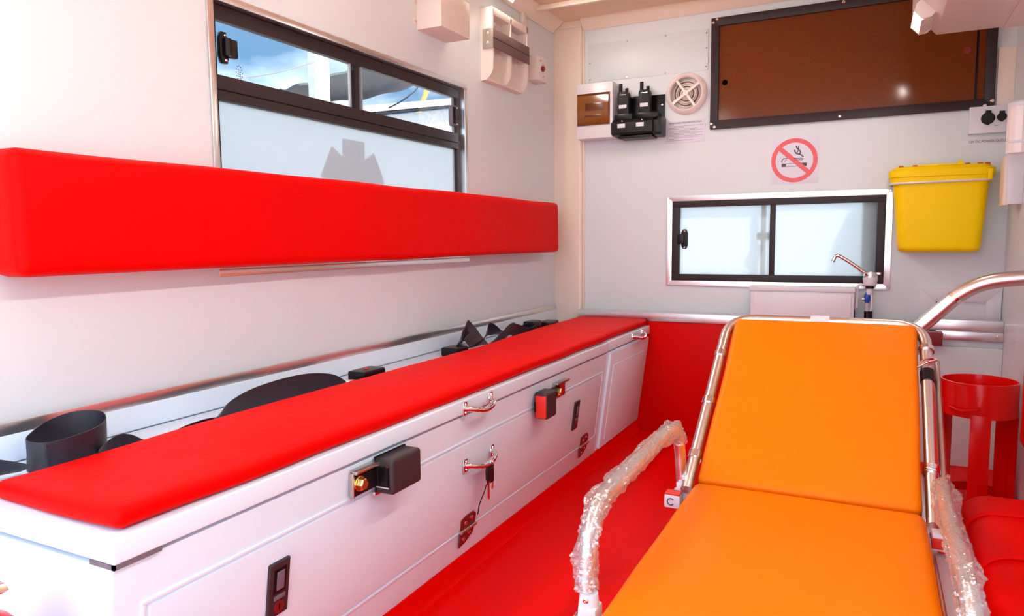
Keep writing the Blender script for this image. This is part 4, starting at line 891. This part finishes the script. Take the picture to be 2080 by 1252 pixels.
# power outlet
po = empty('power_outlet', (1.80, D, 1.28), label='white power outlet box with two black round sockets', cat='outlet')
MB().prism([(1.720, 1.284), (1.835, 1.284), (1.852, 1.296), (1.852, 1.384), (1.720, 1.384)], 'y', D - 0.032, D, 0.003).build('case', 'plastic_white', po)
for x, z, r_ in ((1.780, 1.338, 0.0225), (1.824, 1.341, 0.016)):
    k = MB().lathe([(r_, 0), (r_, 0.005), (r_ * .85, 0.009), (r_ * .4, 0.009), (0, 0.0085)], (x, D - 0.032, z), (0, -1, 0), 24).build('socket_cap', 'black_plastic', po)
    MB().box(x - 0.009, x + 0.009, D - 0.040, D - 0.032, z + r_ * .8, z + r_ * 1.3, 0.002).build('cap_tab', 'black_plastic', k)
    MB().box(x - 0.005, x + 0.005, D - 0.040, D - 0.032, z - r_ * 1.15, z - r_ * .8, 0.002).build('cap_tab', 'black_plastic', k)
MB().box(1.802, 1.815, D - 0.0325, D - 0.0318, 1.308, 1.3105).build('printed_mark', 'ink_grey', po)
pl = empty('outlet_label', (1.79, D, 1.255), label='small white label reading 12V DC POWER OUTLET', cat='label')
MB().box(1.720, 1.858, D - 0.0010, D, 1.247, 1.267, 0.0002).build('strip', 'plastic_white', pl)
text_mesh('12V DC POWER OUTLET', 0.013, (1.790, D - 0.0015, 1.2565), FACE_FRONT, 'ink', pl, 'lettering', 0.128)
# yellow sharps bucket
sbk = empty('sharps_bucket', (1.63, D - 0.08, 0.84), label='yellow plastic sharps container strapped to the front wall', cat='container')
def rrect(x0, x1, y0, y1, r, n=6):
    o = []
    for cx_, cy_, a0 in ((x1 - r, y1 - r, 0), (x0 + r, y1 - r, 90), (x0 + r, y0 + r, 180), (x1 - r, y0 + r, 270)):
        for i in range(n + 1):
            a = math.radians(a0 + 90 * i / n); o.append((cx_ + r * math.cos(a), cy_ + r * math.sin(a)))
    return o
def loft(secs):
    b = bmesh.new(); R = []
    for z, q in secs: R.append([b.verts.new((x, y, z)) for x, y in q])
    n = len(R[0])
    for A, B in zip(R, R[1:]):
        for i in range(n): b.faces.new((A[i], A[(i + 1) % n], B[(i + 1) % n], B[i]))
    b.faces.new(R[0][::-1]); b.faces.new(R[-1]); bmesh.ops.recalc_face_normals(b, faces=b.faces)
    m = MB(); m.merge(b); return m
def bsec(z, e=0.0, g=0.0):
    t = (z - 0.838) / 0.28
    return (z, rrect(1.497 - 0.026 * t + e, 1.770 + 0.018 * t - e, 3.172 - 0.012 * t + e, 3.296, 0.035))
body = loft([bsec(0.838, 0.016), bsec(0.841, 0.007), bsec(0.848, 0.001), bsec(0.86), bsec(0.95), bsec(1.05), bsec(1.102)]).build('tub', 'yellow_plastic', sbk, smooth=50)
loft([(1.100, rrect(1.464, 1.796, 3.152, 3.298, 0.038)), (1.122, rrect(1.460, 1.799, 3.150, 3.298, 0.038)), (1.124, rrect(1.456, 1.803, 3.146, 3.298, 0.04)), (1.148, rrect(1.455, 1.804, 3.145, 3.298, 0.04)), (1.152, rrect(1.459, 1.800, 3.149, 3.296, 0.04))]).build('rim', 'yellow_plastic', sbk, smooth=40)
ld = loft([(1.151, rrect(1.466, 1.794, 3.156, 3.294, 0.036)), (1.160, rrect(1.47, 1.79, 3.16, 3.292, 0.034)), (1.163, rrect(1.476, 1.784, 3.166, 3.288, 0.03))]).build('lid', 'yellow_plastic', sbk, smooth=40)
MB().box(1.53, 1.70, 3.18, 3.26, 1.162, 1.170, 0.003).build('flap', 'yellow_plastic', ld)
MB().box(1.683, 1.70, 3.175, 3.20, 1.163, 1.178, 0.002).build('hinge_tab', 'yellow_plastic', ld)
for x in (1.488, 1.535, 1.705, 1.745, 1.768): MB().box(x, x + 0.016, 3.165, 3.185, 1.160, 1.168, 0.002).build('snap_clip', 'rust_red', ld)
MB().box(1.776, 1.790, 3.142, 3.150, 1.102, 1.142, 0.002).build('side_rib', 'yellow_plastic', sbk)
sec = rrect(1.462, 1.797, 3.153, 3.320, 0.035)
MB().tube([(x, y, 1.100 + (x - 1.46) * 0.012) for x, y in sec if y < 3.29], 0.0042, n=8, smooth=0).build('strap_loop', 'plastic_white', sbk, label='white strap loop')
# vent with mitred frame
vt = empty('bulkhead_vent', (1.72, D, 0.58), label='white mitred vent frame on the right behind the grab rail', cat='vent')
mitre('frame_bar', (1.582, 0.530), (RW - 0.004, 0.690), (1.640, 0.562), (1.808, 0.640), 'plastic_white', vt, D - 0.012, D)
MB().box(1.64, 1.81, D - 0.004, D - 0.001, 0.562, 0.640).build('opening_panel', 'plastic_white', vt)
MB().box(1.641, 1.654, D - 0.008, D - 0.003, 0.60, 0.639).build('gap_shade', 'black_frame', vt)  # solid dark block in place of the shade inside the opening
# fold-down wash basin and tap
wb = empty('wash_basin', (1.147, 3.2, 0.5), label='white box wash basin under the small window', cat='basin')
b = MB(); b.box(0.946, 1.349, 3.205, 3.245, 0.50, 0.672, 0.004); b.box(0.940, 1.352, 3.200, 3.250, 0.672, 0.694, 0.004); b.build('body', 'plastic_white', wb)
MB().box(0.962, 1.338, 3.199, 3.2055, 0.50, 0.668, 0.002).build('front_panel', 'plastic_white', wb)
MB().box(1.350, 1.353, 3.21, 3.25, 0.52, 0.60).build('side_gasket', 'black_smooth', wb)
tp = empty('water_tap', (1.40, 3.23, 0.53), label='chrome folding tap with white base and blue valve beside the basin', cat='tap')
tx, ty = 1.404, 3.225
MB().tube([(1.358, ty, 0.610), (1.359, ty, 0.66), (1.360, ty, 0.696), (1.368, ty, 0.706), (1.385, ty, 0.703), (1.425, ty, 0.697)], 0.0045, n=8, smooth=4).build('bracket', 'plastic_white', tp)
MB().lathe([(0.018, 0.700), (0.024, 0.704), (0.027, 0.724), (0.027, 0.734), (0.025, 0.736), (0, 0.736)], (tx, ty, 0)).build('base', 'plastic_white', tp)
MB().lathe([(0.026, 0.735), (0.026, 0.748), (0.024, 0.756), (0.018, 0.756), (0.016, 0.748), (0, 0.746)], (tx, ty, 0)).build('collar', 'chrome', tp)
MB().box(tx + 0.018, tx + 0.038, ty - 0.008, ty + 0.008, 0.742, 0.756, 0.004).build('lever', 'chrome', tp)
MB().tube([(tx - 0.018, ty, 0.750), (tx - 0.055, ty - 0.004, 0.780), (tx - 0.095, ty - 0.008, 0.808), (tx - 0.118, ty - 0.010, 0.822), (tx - 0.130, ty - 0.011, 0.820), (tx - 0.136, ty - 0.012, 0.806), (tx - 0.140, ty - 0.012, 0.797)], 0.0075, n=14, smooth=6).build('spout', 'chrome', tp)
MB().lathe([(0.016, 0.690), (0.016, 0.700), (0, 0.700)], (tx, ty, 0)).build('gasket', 'black_smooth', tp)
MB().lathe([(0.012, 0.665), (0.013, 0.690), (0, 0.690)], (tx, ty, 0)).build('nut', 'plastic_white', tp)
v = MB().lathe([(0.008, 0.632), (0.012, 0.640), (0.012, 0.660), (0.007, 0.672), (0, 0.672)], (tx - 0.008, ty, 0)).build('valve', 'blue_plastic', tp, label='blue valve')
MB().cyl((tx - 0.028, ty, 0.646), (tx - 0.016, ty, 0.648), 0.007, n=12).build('valve_knob', 'steel', v)
MB().tube([(tx - 0.008, ty, 0.635), (tx - 0.008, ty, 0.59)], 0.007, n=12, smooth=0).build('hose', 'hose_clear', tp)
MB().tube([(tx + 0.004, ty - 0.004, 0.67), (tx + 0.009, ty - 0.006, 0.64), (tx + 0.005, ty, 0.59)], 0.0035, n=8).build('wire', 'plastic_white', tp)
MB().tube([(tx - 0.002, ty, 0.598), (tx - 0.002, ty, 0.45)], 0.016, n=16, smooth=0).build('hose_sleeve', 'black_plastic', tp)
# dispenser on right wall
dp = empty('wall_bin_box', (1.83, 3.02, 1.0), label='white square box on the right wall below the ribbed jar', cat='box')
MB().prism([(1.818, 1.006), (RW, 1.006), (RW, 1.18), (1.812, 1.18)], 'y', 3.0, 3.08, 0.003).build('case', 'plastic_white', dp)
MB().box(1.806, 1.822, 3.004, 3.09, 1.002, 1.17, 0.003).build('side_bracket', 'trim_white', dp)
jr = empty('ribbed_jar', (1.824, 2.86, 1.165), label='translucent white ribbed jar at the right picture edge', cat='jar')
jx, jy = 1.824, 2.86
MB().tube([(jx, jy, 1.165), (jx, jy, 1.314)], 0.036, n=40, smooth=8, radf=lambda t, a, p: 0.0355 + 0.0012 * math.cos(a * 12)).build('body', 'vent_plastic', jr)
MB().lathe([(0.037, 1.196), (0.0378, 1.198), (0.0378, 1.202), (0.037, 1.204)], (jx, jy, 0)).build('band', 'plastic_white', jr)
MB().lathe([(0.037, 1.312), (0.037, 1.325), (0.030, 1.331), (0, 1.331)], (jx, jy, 0)).build('cap', 'plastic_white', jr)
